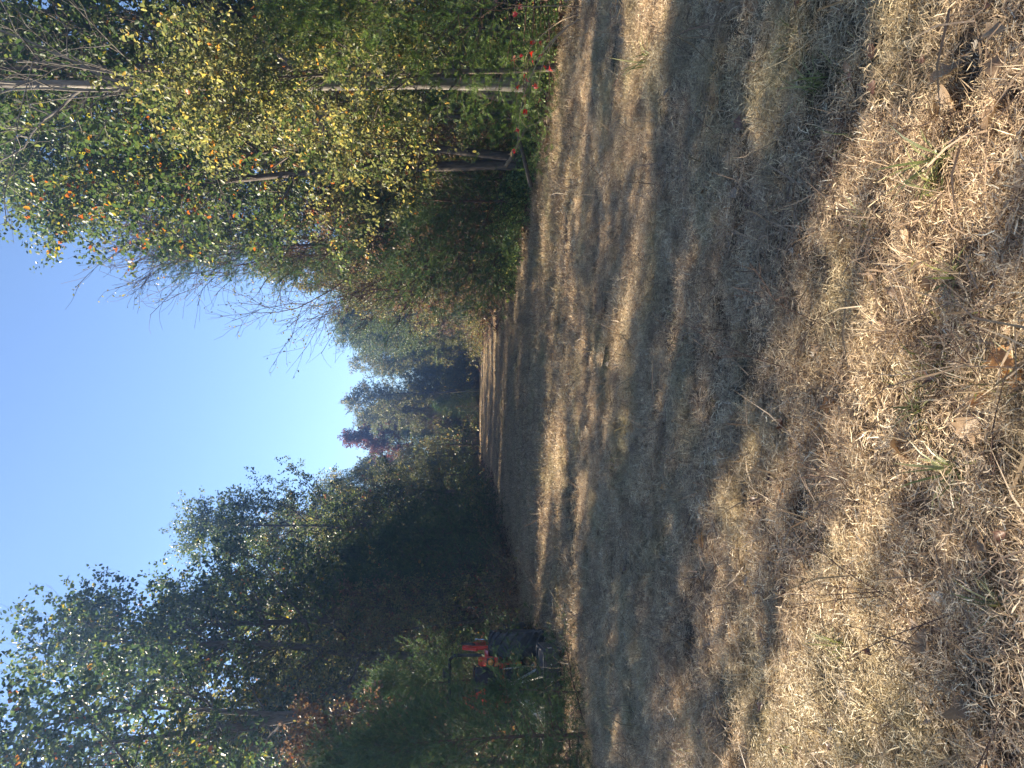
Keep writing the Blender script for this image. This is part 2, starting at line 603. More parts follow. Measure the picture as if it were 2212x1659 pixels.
def green_hash(x, y):
    return 0.5 + 0.5 * np.sin(1.7 * x + 0.4 * y + 1.1) * np.sin(0.9 * y - 0.8 * x + 0.3) + 0.25 * np.sin(4.1 * x + 3.3 * y)


rng = np.random.default_rng(11)
fine = [blade_patch(np.random.default_rng(100 + i), 4200, 0.34, 0.046, 0.0022, 0.76, M['straw'], 0.055, clump=5) for i in range(6)]
coarse = [blade_patch(np.random.default_rng(200 + i), 1900, 0.8, 0.085, 0.0052, 0.64, M['straw'], 0.06, clump=8) for i in range(5)]
green = [blade_patch(np.random.default_rng(300 + i), 90, 0.26, 0.08, 0.0035, 0.35, M['greengrass'], 0.02, clump=3) for i in range(4)]
dark = [blade_patch(np.random.default_rng(350 + i), 60, 0.34, 0.26, 0.0045, 0.8, M['straw'], 0.07, 0.0, 0.35) for i in range(3)]


def cover_points(rng, y0, y1, step, xl, xr, jit=0.6):
    ys = np.arange(y0, y1, step)
    out = []
    for y in ys:
        a, b = xl(y), xr(y)
        xs = np.arange(a, b, step)
        out.append(np.stack([xs, np.full(len(xs), y)], -1))
    p = np.concatenate(out)
    p = p + rng.uniform(-step * jit, step * jit, p.shape)
    return np.concatenate([p, hgt(p[:, 0], p[:, 1])[:, None]], -1)


def add_cover(name, pts, col, smin, smax, label, cat, tilt=0.08):
    n = len(pts)
    return instancer(name, pts, rng.random(n) * 6.283, smin + (smax - smin) * rng.random(n), rng.normal(0, tilt, (n, 2)), col, label, cat)


wedge_l = lambda y: max(-0.62 * y - 1.2, float(field_edge_left(y)) - 0.8)
wedge_r = lambda y: min(0.62 * y + 1.2, float(field_edge_right(y)) + 0.6)
p_near = cover_points(rng, 1.3, 10.5, 0.30, wedge_l, wedge_r)
add_cover('grass', p_near, proto_collection('fine_straw', fine), 0.8, 1.3,
          'mown dry straw coloured grass covering the near part of the clearing', 'grass')
p_far = cover_points(rng, 10.0, 88, 0.62, lambda y: float(field_edge_left(y)) - 0.8, lambda y: float(field_edge_right(y)) + 0.6)
add_cover('grass', p_far, proto_collection('coarse_straw', coarse), 0.7, 1.15,
          'mown dry grass running down the clearing to the far trees', 'grass', 0.04)
p_g = cover_points(rng, 1.3, 40, 0.34, wedge_l, wedge_r, 0.9)
gh = green_hash(p_g[:, 0], p_g[:, 1])
p_g = p_g[(gh > 0.85) & (rng.random(len(gh)) < 0.4) | (rng.random(len(gh)) < 0.04)]
add_cover('green_grass', p_g, proto_collection('green_blades', green), 0.7, 1.3,
          'sparse green blades growing up through the dry grass', 'grass')
p_d = cover_points(rng, 1.3, 20, 0.5, wedge_l, wedge_r, 0.9)
add_cover('dead_thatch', p_d, proto_collection('dark_stalks', dark), 0.7, 1.4,
          'loose dark broken stalks lying over the dry grass', 'thatch', 0.12)

# leaf litter of the wood floor
def litter_patch(seed, n, rad, size):
    g = np.random.default_rng(seed)
    a, r = g.random(n) * 6.283, rad * np.sqrt(g.random(n))
    pos = np.stack([r * np.cos(a), r * np.sin(a), 0.01 + 0.07 * g.random(n) ** 2], -1)
    d = np.stack([np.cos(a * 7), np.sin(a * 7), g.normal(0, 0.35, n)], -1)
    V, F, t = scatter_leaves(g, pos, d, size * (0.6 + 0.8 * g.random(n)), LEAF6, LEAF6_F, 1.6)
    return np_mesh('litter_patch', V, F, M['litter'], t)


lit = [litter_patch(400 + i, 220, 0.9, 0.10) for i in range(4)]
pl = []
for y in np.arange(5, 96, 0.95):
    lim = 0.56 * y + 2
    for x in np.arange(-26, 24, 0.95):
        if abs(x) < lim and (x < field_edge_left(y) + 0.3 or x > field_edge_right(y) - 0.5 or y > 78):
            pl.append((x, y))
pl = np.array(pl) + rng.uniform(-0.4, 0.4, (len(pl), 2))
pl = np.concatenate([pl, hgt(pl[:, 0], pl[:, 1])[:, None]], -1)
add_cover('leaf_litter', pl, proto_collection('litter', lit), 0.8, 1.2, 'brown fallen leaves carpeting the ground under the trees', 'leaf litter')


# ------------------------------------------------------------------ tree prototypes
def polyline_trunk(rng, H, r, n=14, lean=(0, 0), wob=0.05, tip=0.12):
    z = np.linspace(0, 1, n)
    p = np.zeros((n, 3))
    d = np.array([lean[0], lean[1], 1.0])
    for j in range(1, n):
        d = unit(d + np.array([*rng.normal(0, wob, 2), 0.06]) - np.array([lean[0], lean[1], 0]) * 0.03)
        p[j] = p[j - 1] + d * H / (n - 1)
    p[:, 2] *= H / p[-1, 2]
    p[0, 2] -= 0.25
    rr = r * (1 - z * (1 - tip))
    rr[0] *= 1.5
    return p[None], rr[None]


def assemble(name, trunks, branch_lv, leafV, leafF, tint, bark, leafm, sides=(9, 6, 4, 3)):
    """returns the three shared meshes trunk, branchwork, crown"""
    tv, tf = join_parts([tubes(P, Rd, sides[0]) for P, Rd in trunks])
    trunk = np_mesh(name + '_trunk', tv, tf, bark, smooth=True)
    bv, bf = join_parts([tubes(P, Rd, sides[min(i + 1, 3)]) for i, (P, Rd) in enumerate(branch_lv)])
    branch = np_mesh(name + '_branch', bv, bf, bark, smooth=True)
    crown = np_mesh(name + '_crown', leafV, leafF, leafm, tint) if leafV is not None else None
    return trunk, branch, crown


def broadleaf(name, seed, H, spread, base, leafm, bark, r=0.12, limbs=20, sub=8, tw=5, per=11, size=0.085, stems=1, lean=0.0,
              tmpl=(LEAF6, LEAF6_F), up=0.06, clus=0.07, ang=(1.15, 0.15, -0.55), keep=1.0, rm=(0.006, 0.003, 0.002)):
    g = np.random.default_rng(seed)
    trunks, lv1, lv2, lv3 = [], [], [], []
    for s in range(stems):
        a = s * 6.28 / stems + g.random()
        ln = (lean + (0.12 if stems > 1 else 0.0))
        P, Rd = polyline_trunk(g, H * (1 - 0.12 * s), r * (0.85 ** s), lean=(ln * math.cos(a), ln * math.sin(a)), wob=0.06)
        trunks.append((P, Rd))
        env = lambda t: np.interp(t, [base, base + 0.12, 0.65, 0.85, 1.0], [0.75, 1.0, 0.9, 0.62, 0.3])
        L1 = children(g, P, Rd, limbs // stems, base, 0.99, spread, ang, 8, 0.14, up, 0.5, 0.15, env, rm[0])
        L2 = children(g, L1[0], L1[1], sub, 0.2, 1.0, spread * 0.42, (0.75, 0.2), 5, 0.18, up, 0.6, 0.2, None, rm[1])
        L3 = children(g, L2[0], L2[1], tw, 0.15, 1.0, spread * 0.17, (0.7, 0.25), 4, 0.22, up * 0.5, 0.7, 0.3, None, rm[2])
        lv1.append(L1[:2]); lv2.append(L2[:2]); lv3.append(L3[:2])
    cat = lambda lv: (np.concatenate([a for a, _ in lv]), np.concatenate([b for _, b in lv]))
    lv1, lv2, lv3 = cat(lv1), cat(lv2), cat(lv3)
    tws = lv3[0]
    if keep < 1:
        tws = tws[g.random(len(tws)) < keep]
    pos, T = along(g, tws, per, 0.25, clus)
    d = T * 0.7 + g.normal(0, 0.6, T.shape) + np.array([0, 0, -0.3])
    # colour drifts from spray to spray, not only leaf to leaf
    tb = np.repeat(g.random(len(tws)), per)
    tint = np.clip(0.45 * tb + 0.62 * g.random(len(pos)) ** 1.3 - 0.02, 0, 1)
    V, F, ti = scatter_leaves(g, pos, d, size * (0.55 + 0.8 * g.random(len(pos))), tmpl[0], tmpl[1], 0.5, tint)
    return assemble(name, trunks, [lv1, lv2, lv3], V, F, ti, bark, leafm)


def cedar(name, seed, H, spread, leafm, base=0.02, limbs=64, sub=10, tw=5, per=4, size=0.085, droop=0.03, pw=0.8):
    g = np.random.default_rng(seed)
    P, Rd = polyline_trunk(g, H, 0.010 * H ** 0.9 + 0.010, wob=0.03)
    env = lambda t: (1.03 - t) ** pw * (0.75 + 0.5 * g.random(t.shape))
    L1 = children(g, P, Rd, limbs, base, 0.98, spread, (1.62, 0.15, -1.15), 7, 0.08, 0.0, 0.35, 0.15, env, 0.004)
    L2 = children(g, L1[0], L1[1], sub, 0.1, 1.0, spread * 0.34, (0.62, 0.15), 5, 0.10, droop, 0.5, 0.2, None, 0.002)
    L3 = children(g, L2[0], L2[1], tw, 0.1, 1.0, spread * 0.15, (0.55, 0.15), 4, 0.10, droop, 0.6, 0.3, None, 0.0015)
    tws = np.concatenate([L3[0], L2[0][:, 1:]])
    pos, T = along(g, tws, per, 0.05, 0.006)
    d = T + g.normal(0, 0.38, T.shape)
    tb = np.repeat(g.random(len(tws)), per)
    V, F, ti = scatter_leaves(g, pos, d, size * 1.35 * (0.5 + 0.8 * g.random(len(pos))), SPRAY, SPRAY_F, 0.2, np.clip(0.6 * tb + 0.4 * g.random(len(pos)), 0, 1), 1.0)
    return assemble(name, [(P, Rd)], [L1[:2], L2[:2]], V, F, ti, M['barkred'], leafm)


PROTO = {}
PROTO['oak_a'] = broadleaf('oak_a', 1, 13.0, 3.3, 0.30, M['oak'], M['bark'], 0.16, 26, 11, 7, 16, 0.10)
PROTO['oak_b'] = broadleaf('oak_b', 2, 13.5, 3.0, 0.38, M['oakdark'], M['bark'], 0.17, 26, 11, 6, 15, 0.115, keep=0.68)
PROTO['oak_c'] = broadleaf('oak_c', 3, 12.0, 2.7, 0.25, M['oakdark'], M['bark'], 0.13, 26, 11, 6, 14, 0.11, stems=2, keep=0.66)
PROTO['thin_a'] = broadleaf('thin_a', 14, 13.0, 3.2, 0.32, M['oakdark'], M['bark'], 0.17, 24, 9, 6, 12, 0.13, keep=0.42)
PROTO['thin_b'] = broadleaf('thin_b', 15, 13.0, 2.8, 0.42, M['oakdark'], M['bark'], 0.15, 24, 9, 6, 12, 0.13, stems=2, keep=0.45)
PROTO['sparse_a'] = broadleaf('sparse_a', 16, 13.0, 3.0, 0.35, M['mixed'], M['bark'], 0.08, 24, 9, 6, 12, 0.13, stems=2, keep=0.25)
PROTO['mixed_a'] = broadleaf('mixed_a', 4, 11.0, 2.6, 0.22, M['mixed'], M['bark'], 0.11, 28, 9, 6, 11, 0.115, stems=2)
PROTO['mixed_b'] = broadleaf('mixed_b', 5, 12.0, 2.4, 0.3, M['mixed'], M['bark'], 0.12, 26, 9, 6, 11, 0.115)
PROTO['yellow_a'] = broadleaf('yellow_a', 6, 7.0, 2.5, 0.25, M['yellow'], M['bark'], 0.07, 26, 10, 6, 14, 0.088, up=0.02, keep=0.6)
PROTO['yellow_b'] = broadleaf('yellow_b', 7, 8.5, 2.3, 0.3, M['yellow'], M['bark'], 0.08, 26, 10, 6, 14, 0.088, stems=2, keep=0.6)
PROTO['brown_a'] = broadleaf('brown_a', 8, 7.0, 2.3, 0.18, M['brown'], M['bark'], 0.07, 26, 9, 6, 11, 0.115, up=0.0, keep=0.7)
PROTO['red_a'] = broadleaf('red_a', 9, 12.0, 1.9, 0.55, M['red'], M['bark'], 0.10, 20, 8, 5, 10, 0.15)
PROTO['pale_a'] = broadleaf('pale_a', 10, 15.0, 3.6, 0.36, M['oak'], M['barkpale'], 0.11, 18, 8, 5, 6, 0.09, ang=(0.65, 0.12, -0.2), keep=0.16, rm=(0.020, 0.011, 0.005))
PROTO['bare_a'] = broadleaf('bare_a', 12, 11.0, 5.0, 0.16, M['mixed'], M['barkred'], 0.11, 40, 14, 9, 3, 0.07, stems=1, up=0.10,
                            ang=(0.85, 0.12, -0.35), keep=0.35, clus=0.04, rm=(0.018, 0.010, 0.006))
PROTO['cedar_a'] = cedar('cedar_a', 20, 4.0, 1.75, M['cedar'])
PROTO['cedar_b'] = cedar('cedar_b', 21, 9.5, 2.3, M['cedar'], limbs=60, sub=9, tw=4, size=0.13, pw=0.7)
PROTO['cedar_c'] = cedar('cedar_c', 22, 3.8, 2.2, M['cedarbright'], limbs=64, size=0.095, pw=0.6)
PROTO['cedar_d'] = cedar('cedar_d', 23, 3.0, 1.15, M['cedar'], limbs=40, sub=8, size=0.075, pw=0.7)


def shrub(name, seed, H, spread, leafm, stems, per, size, keep=1.0, bark=None, upright=0.0):
    g = np.random.default_rng(seed)
    ps, rs = [], []
    n = 9
    for s in range(stems):
        a = g.random() * 6.28
        ln = (0.25 + 0.9 * g.random()) * (1 - upright)
        p = np.zeros((n, 3))
        p[0] = (g.normal(0, 0.22 * spread), g.normal(0, 0.22 * spread), -0.03)
        d = np.array([math.cos(a) * ln, math.sin(a) * ln, 1.0])
        L = H * (0.6 + 0.7 * g.random())
        for j in range(1, n):
            d = unit(d + g.normal(0, 0.13, 3) + np.array([math.cos(a), math.sin(a), -0.6]) * 0.11 * (1 - upright))
            p[j] = p[j - 1] + d * L / (n - 1)
        p[1:, 2] = np.maximum(p[1:, 2], 0.02)
        ps.append(p)
        rs.append(0.008 * (1 - np.linspace(0, 0.8, n)) * (0.5 + g.random()))
    P, Rd = np.array(ps), np.array(rs)
    L2 = children(g, P, Rd, 7, 0.2, 1.0, H * 0.28, (0.8, 0.2), 5, 0.18, 0.02, 0.6, 0.3, None, 0.0012)
    bv, bf = join_parts([tubes(P, Rd, 5), tubes(L2[0], L2[1], 3)])
    stem = np_mesh(name + '_stem', bv, bf, bark or M['barkred'], smooth=True)
    tws = L2[0]
    if keep < 1:
        tws = tws[g.random(len(tws)) < keep]
    pos, T = along(g, tws, per, 0.05, 0.02)
    V, F, ti = scatter_leaves(g, pos, T + g.normal(0, 0.7, T.shape), size * (0.5 + 0.9 * g.random(len(pos))), LEAF6, LEAF6_F, 0.6)
    return stem, None, np_mesh(name + '_leafage', V, F, leafm, ti)


PROTO['shrub_vine'] = shrub('shrub_vine', 40, 0.9, 1.3, M['vine'], 26, 12, 0.045)
PROTO['shrub_vine_low'] = shrub('shrub_vine_low', 41, 0.55, 1.8, M['vine'], 30, 13, 0.04)
PROTO['shrub_brown'] = shrub('shrub_brown', 42, 1.6, 1.4, M['brown'], 24, 8, 0.06)
PROTO['shrub_mixed'] = shrub('shrub_mixed', 43, 2.2, 1.5, M['mixed'], 24, 10, 0.07)
PROTO['shrub_green'] = shrub('shrub_green', 44, 2.4, 1.6, M['oak'], 26, 12, 0.08)
PROTO['shrub_twig'] = shrub('shrub_twig', 45, 1.7, 1.6, M['litter'], 26, 3, 0.04, 0.4, M['stemtan'], 0.5)
PROTO['weed'] = shrub('weed', 46, 1.0, 1.3, M['litter'], 36, 2, 0.03, 0.4, M['stemtan'], 0.8)

KIND = {'oak': 'oak_tree', 'sparse': 'oak_tree', 'thin': 'oak_tree', 'mixed': 'forest_tree', 'yellow': 'hickory_tree', 'brown': 'withered_tree', 'red': 'maple_tree', 'pale': 'pale_barked_tree',
        'bare': 'bare_tree', 'cedar': 'cedar_tree', 'shrub': 'shrub', 'weed': 'weed_clump'}


def plant(proto, x, y, h=None, rz=None, label='', cat='tree', group=None, wide=1.0, lean=(0, 0)):
    tr, br, cr = PROTO[proto]
    base = max(v.co.z for v in tr.vertices) if ('H' + proto) not in PROTO else PROTO['H' + proto]
    PROTO['H' + proto] = base
    s = (h / base) if h else 1.0
    is_bush = proto.startswith(('shrub', 'weed'))
    name = KIND[proto.split('_')[0]]
    o = empty(name, (x, y, float(hgt(x, y))), rz if rz is not None else random.uniform(0, 6.28))
    o.rotation_euler = (lean[0], lean[1], o.rotation_euler[2])
    o.scale = (s * wide, s * wide, s)
    if is_bush:
        c = link('stem', tr, o)
        c['kind'] = 'stuff'
        c = link('leafage', cr, o)
        c['kind'] = 'stuff'
    else:
        link('trunk', tr, o)
        c = link('branchwork', br, o)
        c['kind'] = 'stuff'
        if cr:
            c = link('crown', cr, o)
            c['kind'] = 'stuff'
    tag(o, label, cat, group)
    return o


LANDMARK = {-1: [(11.5, 'the mower'), (14.5, 'the tractor'), (19.4, 'the two-stemmed oak'), (24, 'the skyline oak'), (28.5, 'the tallest dark cedar'),
                 (34, 'the jutting knobbly oak'), (40, 'the thin-crowned tree'), (47, 'the corner olive tree'), (55, 'the last green oak'), (61, 'the corner hickory'),
                 (69, 'the red maple')],
            1: [(11.8, 'the bright cedar'), (15, 'the dark-trunked oak'), (19, 'the cedar under the hickories'), (24, 'the tall drooping cedar'), (27.6, 'the bare tree'),
                (34, 'the nearer olive tree'), (40, 'the small green oak'), (47, 'the farther olive tree'), (56, 'the corner oak'), (66, 'the far end')]}
LOOK = {'oak': 'green oak', 'thin': 'loose-crowned oak', 'mixed': 'olive tree', 'yellow': 'yellow-green hickory', 'brown': 'withered tree', 'cedar': 'dark cedar',
        'shrub_vine': 'upright green vine tangle', 'shrub_vine_low': 'low green vine tangle', 'shrub_brown': 'brown leafed shrub', 'shrub_mixed': 'olive shrub', 'shrub_green': 'green shrub',
        'shrub_twig': 'twiggy pale shrub', 'weed': 'upright dry weeds'}


def place_label(proto, side, x, y, where):
    d, nm = min(LANDMARK[side], key=lambda a: abs(a[0] - y))
    rel = 'beside' if abs(d - y) < 0.9 else ('just before' if y < d else 'just past')
    look = LOOK.get(proto) or LOOK[proto.split('_')[0]]
    return f"{look} {where}, {rel} {nm}"


random.seed(5)
GL, GR, GF = 'trees along the left edge of the clearing', 'trees along the right edge of the clearing', 'trees closing the far end of the clearing'
# ---- left edge, near to far:  proto, x, y, h, label
for a in [
    ('oak_b', -9.8, 15.25, 13.6, 'tall dark oak rising over the cedar that hides the tractor'),
    ('thin_b', -8.0, 19.4, 13.2, 'dark two-stemmed oak standing just beyond the red tractor'),
    ('thin_a', -7.7, 22.6, 13.6, 'dark rounded oak, third from the front on the left edge'),
    ('oak_b', -7.2, 24.0, 13.6, 'oak whose top breaks the left skyline above its neighbours'),
    ('oak_c', -6.9, 28.5, 12.2, 'oak with ragged dark top midway along the left edge'),
    ('oak_a', -6.6, 34.0, 12.6, 'oak with a knobbly crown jutting out into the sky on the left'),
    ('mixed_b', -6.9, 40.0, 11.6, 'thin-crowned tree with sparse leaves past the jutting oak'),
    ('mixed_a', -7.2, 47.0, 11.0, 'olive leaved tree towards the far left corner'),
    ('oak_a', -7.8, 55.0, 10.6, 'last green oak before the far left corner'),
    ('yellow_b', -7.2, 61.0, 8.0, 'small yellow-green tree at the far left corner'),
    ('red_a', -5.9, 74.0, 12.2, 'only tree with a dark red crown, at the far end'),
    ('brown_a', -7.1, 14.5, 4.2, 'brown withered understorey tree right behind the tractor'),
    ('mixed_a', -6.9, 22.6, 5.4, 'small olive understorey tree beneath the third left oak'),
    ('yellow_b', -11.0, 21.6, 9.6, 'yellow-green tree glowing behind the tractor oaks'),
    ('yellow_b', -9.6, 22.5, 9.5, 'tallest yellow-green tree glowing through the left oaks'),
    ('thin_a', -14.5, 27.5, 13.5, 'loose-crowned oak behind the yellow-green trees on the left'),
    ('yellow_b', -12.4, 24.5, 9.8, 'yellow-green tree deep behind the two-stemmed oak on the left'),
    ('yellow_a', -10.6, 27.5, 8.0, 'yellow tree lit from behind between the left skyline oaks'),
    ('yellow_b', -9.3, 32.0, 9.0, 'yellow-green tree behind the knobbly oak on the left'),
    ('yellow_a', -8.4, 37.5, 7.6, 'yellow tree between the knobbly oak and the thin-crowned tree'),
    ('yellow_a', -7.8, 27.0, 6.0, 'yellow leaved understorey tree under the left skyline oaks'),
]:
    plant(a[0], a[1], a[2], a[3], label=a[4], group=GL)
for a in [
    ('cedar_a', -4.5, 9.7, 2.8, 'dark cedar standing in front of the tractor and mower'),
    ('cedar_a', -5.5, 11.0, 3.5, 'taller cedar just left of the one before the tractor'),
    ('cedar_d', -5.3, 9.4, 1.7, 'low bushy cedar at the left border of the photo'),
    ('cedar_d', -4.75, 9.0, 1.15, 'lowest cedar hugging the grass under the one before the tractor'),
    ('cedar_d', -4.2, 10.3, 1.2, 'smallest cedar, low at the left edge before the mower'),
    ('cedar_a', -6.2, 15.9, 3.3, 'cedar just beyond the front of the tractor'),
    ('cedar_a', -6.5, 24.5, 5.2, 'wide cedar under the oaks, near middle of left edge'),
    ('cedar_a', -6.3, 28.5, 5.6, 'tallest dark cedar overhanging the left edge of the grass'),
    ('cedar_a', -6.4, 33.0, 5.0, 'cedar beyond the tallest one on the left edge'),
    ('cedar_a', -6.8, 40.0, 4.6, 'far dark cedar at the left edge of the grass'),
]:
    plant(a[0], a[1], a[2], a[3], label=a[4], cat='cedar', group='cedars along the left edge', wide=1.0)
# the same wood goes on to the left, just outside the picture, and shades the grass
for a in [('oak_a', -7.9, 10.4, 11.0, 0.79, 'green oak left of the mower, mostly beyond the border'), ('oak_a', -10.6, 12.5, 13.0, 0.7, 'green oak behind the one left of the mower'), ('sparse_a', -10.5, 8.2, 13.0, 1.0, 'sparse-leaved tree beyond the left border whose shade dapples the near grass'), ('sparse_a', -12.5, 6.4, 12.0, 1.0, 'second sparse-leaved tree beyond the left border of the photo')]:
    plant(a[0], a[1], a[2], a[3], wide=a[4], label=a[5], group='nearest trees of the left edge')
# ---- right edge
for a in [
    ('yellow_a', 5.3, 12.6, 5.5, 'nearest hickory with big yellow-green leaves over the bright cedar'),
    ('yellow_b', 5.8, 16.4, 6.6, 'yellow-green hickory just beyond the nearest one'),
    ('yellow_a', 5.2, 19.6, 6.6, 'third hickory from the front, above the dark cedar'),
    ('thin_b', 7.0, 17.6, 12.5, 'loose-crowned oak between the hickories and the big oak'),
    ('oak_a', 5.9, 21.6, 14.3, 'big glossy oak whose crown bulges left into the sky'),
    ('oak_a', 8.4, 19.0, 15.0, 'tallest oak at the top right, behind the hickories'),
    ('thin_a', 11.0, 16.0, 14.0, 'dark oak behind the pale limbed tree'),
    ('cedar_b', 4.4, 24.6, 10.4, 'tall cedar with drooping tips between oak and bare tree'),
    
    ('mixed_b', 5.0, 30.5, 9.0, 'thin olive tree behind the bare tree'),
    ('mixed_a', 4.9, 34.0, 7.6, 'olive tree just past the bare tree'),
    ('oak_a', 5.2, 40.0, 8.0, 'small green oak past the olive trees on the right'),
    ('mixed_a', 5.2, 47.0, 8.4, 'olive tree where the right edge narrows'),
    ('oak_a', 5.0, 56.0, 10.2, 'green oak at the far right corner of the grass'),
    ('brown_a', 5.1, 30.0, 4.6, 'brown withered tree under the bare tree'),
    ('brown_a', 4.9, 36.5, 4.4, 'brown withered tree past the bare tree'),
    ('thin_b', 5.1, 17.4, 11.5, 'two-stemmed dark oak leaning in front of the hickories, right'),
    ('thin_a', 5.6, 15.0, 11.0, 'dark-trunked oak between the bright cedar and the dark cedar'),
    ('brown_a', 5.7, 22.8, 5.4, 'brown withered tree behind the dark cedar'),
]:
    plant(a[0], a[1], a[2], a[3], label=a[4], group=GR, cat='cedar' if 'cedar' in a[0] else 'tree')
for a in [
    ('cedar_c', 6.0, 11.8, 3.9, 'bright green feathery cedar nearest on the right edge'),
    ('cedar_a', 4.6, 19.0, 4.0, 'dark cedar under the hickories on the right'),
    ('cedar_a', 4.1, 23.5, 4.6, 'dark cedar just beyond the one under the hickories'),
    ('cedar_a', 4.4, 28.8, 3.6, 'low cedar at the foot of the bare tree'),
    ('cedar_d', 6.0, 15.8, 3.3, 'slim cedar between the trunks behind the bright one'),
]:
    plant(a[0], a[1], a[2], a[3], label=a[4], cat='cedar', group='cedars along the right edge')
plant('bare_a', 3.9, 27.6, 11.0, 2.0, 'nearly leafless tree fanning its twigs against the sky', group=GR, lean=(0.0, -0.40))
plant('pale_a', 5.5, 13.9, 15.5, 0.6, 'tall tree with pale grey forking limbs against the oak', group=GR, lean=(0.0, -0.07))
# ---- far end
far = [('oak_a', 4.0, 66, 11.4, 'green tree at the right of the far end'), ('mixed_b', -0.6, 76, 12.6, 'tallest olive tree closing the far end'),
       ('mixed_a', -2.6, 79, 11.4, 'olive tree left of the tallest one at the far end'), ('oak_a', -4.0, 84, 12.0, 'green tree behind the red maple'),
       ('mixed_b', -7.6, 76, 11.6, 'olive tree left of the red maple'), ('yellow_b', -6.4, 70, 7.2, 'low yellow tree below the red maple'),
       ('mixed_a', 2.8, 76, 12.0, 'olive tree right of the tallest one at the far end'), ('cedar_a', -2.2, 75, 4.2, 'dark cedar in the middle of the far end'),
       ('cedar_a', -7.2, 69, 4.6, 'dark cedar at the left of the far end'), ('bare_a', -3.6, 79, 7.6, 'grey twiggy bare tree in the far end'),
       ('mixed_a', 1.4, 77, 6.5, 'low olive tree right of the middle cedar at the far end'), ('yellow_b', 3.0, 73, 7.0, 'yellow-green tree at the far right corner of the grass'), ('cedar_a', -4.4, 80, 4.0, 'low cedar between the red maple and the middle cedar'),
       ('yellow_a', -0.4, 78.5, 6.2, 'low yellow-green tree in the middle of the far end'), ('mixed_b', 5.0, 70, 11.0, 'olive tree behind the far right corner oak'), ('oak_c', -10.5, 72, 12.0, 'dark tree behind the far left corner')]
for a in far:
    plant(a[0], a[1], a[2], a[3], label=a[4], group=GF, cat='cedar' if 'cedar' in a[0] else 'tree')


# ---- the depth of the wood behind both edges
def deep(side, rows, y0, y1, step, protos, hs, lab, grp):
    n = 0
    for ri, (dx, hh) in enumerate(rows):
        y = y0 + random.uniform(0, step)
        while y < y1:
            e = float(field_edge_left(y)) if side < 0 else float(field_edge_right(y))
            x = e + side * (dx + random.uniform(-0.9, 0.9))
            if abs(x) < 0.56 * y + 1.5:
                pr = random.choice(protos)
                plant(pr, x, y, random.uniform(*hs) * hh, label=place_label(pr, side, x, y, lab.format(('one row', 'two rows', 'three rows')[ri])), group=grp, cat='cedar' if 'cedar' in pr else 'tree')
                n += 1
            y += step * random.uniform(0.8, 1.25)
    return n


deep(-1, [(5.0, 0.95), (8.5, 1.0), (12.5, 1.05)], 26, 74, 5.0, ['thin_a', 'oak_c', 'mixed_a', 'mixed_b', 'thin_b', 'yellow_b', 'yellow_b'], (9.5, 12.0),
     '{} deep in the left wood', 'trees deep in the left wood')
deep(1, [(4.5, 0.95), (8.0, 1.0), (12.0, 1.05)], 14, 74, 5.0, ['thin_a', 'oak_c', 'mixed_a', 'mixed_b', 'thin_b'], (8.5, 11.0),
     '{} deep in the right wood', 'trees deep in the right wood')
for k in range(26):
    plant(random.choice(['mixed_a', 'mixed_b', 'oak_a', 'oak_c']), -27 + k * 2.0 + random.uniform(-0.6, 0.6), 90 + random.uniform(-4, 6),
          random.uniform(11, 13), label='slender tree behind the trees that close the far end', group='trees behind the far end', cat='tree')
deep(-1, [(2.2, 1.0), (6.5, 1.1)], 16, 72, 4.6, ['mixed_b', 'cedar_a', 'mixed_a', 'brown_a'], (3.4, 5.2),
     'low in left wood, {} in', 'understorey trees in the left wood')
deep(1, [(2.0, 1.0), (6.0, 1.1)], 14, 72, 4.6, ['brown_a', 'cedar_a', 'mixed_a'], (3.2, 5.0),
     'low in right wood, {} in', 'understorey trees in the right wood')

# ---- the brush that closes the view between the trunks reads as one mass
bm_ = []
for i_, (pk, k_) in enumerate([('shrub_mixed', 'mixed'), ('shrub_mixed', 'mixed'), ('shrub_green', 'oak'), ('shrub_brown', 'brown')]):
    bm_.append(PROTO[pk][2])
bp = []
for y in np.arange(12, 130, 1.5):
    for x in np.arange(-60, 60, 1.5):
        if abs(x) > 0.56 * y + 3:
            continue
        if y > 81 or x < field_edge_left(y) - 2.6 or x > field_edge_right(y) + 2.4:
            if y < 81 and (x < -24 or x > 24):
                continue
            bp.append((x, y))
bp = np.array(bp) + rng.uniform(-0.7, 0.7, (len(bp), 2))
bp = np.concatenate([bp, hgt(bp[:, 0], bp[:, 1])[:, None] - 0.1], -1)
o_ = instancer('underbrush', bp, rng.random(len(bp)) * 6.283, np.where(bp[:, 1] > 81, 1.8 + 2.0 * rng.random(len(bp)), 0.7 + 0.8 * rng.random(len(bp))), rng.normal(0, 0.06, (len(bp), 2)),
               proto_collection('brush', bm_), 'brownish underbrush filling the wood between the trunks', 'underbrush')

# ---- undergrowth
def edge_row(side, y0, y1, step, protos, off, sc_, lab, grp, cat='shrub'):
    y = y0
    while y < y1:
        e = float(field_edge_left(y)) if side < 0 else float(field_edge_right(y))
        pr, = random.choices(protos)
        o = plant(pr, e + side * (off + random.uniform(-0.35, 0.35)), y, label=place_label(pr, side, 0, y, lab), group=grp, cat=cat)
        s = random.uniform(*sc_)
        o.scale = (s, s, s)
        y += step * random.uniform(0.7, 1.3)


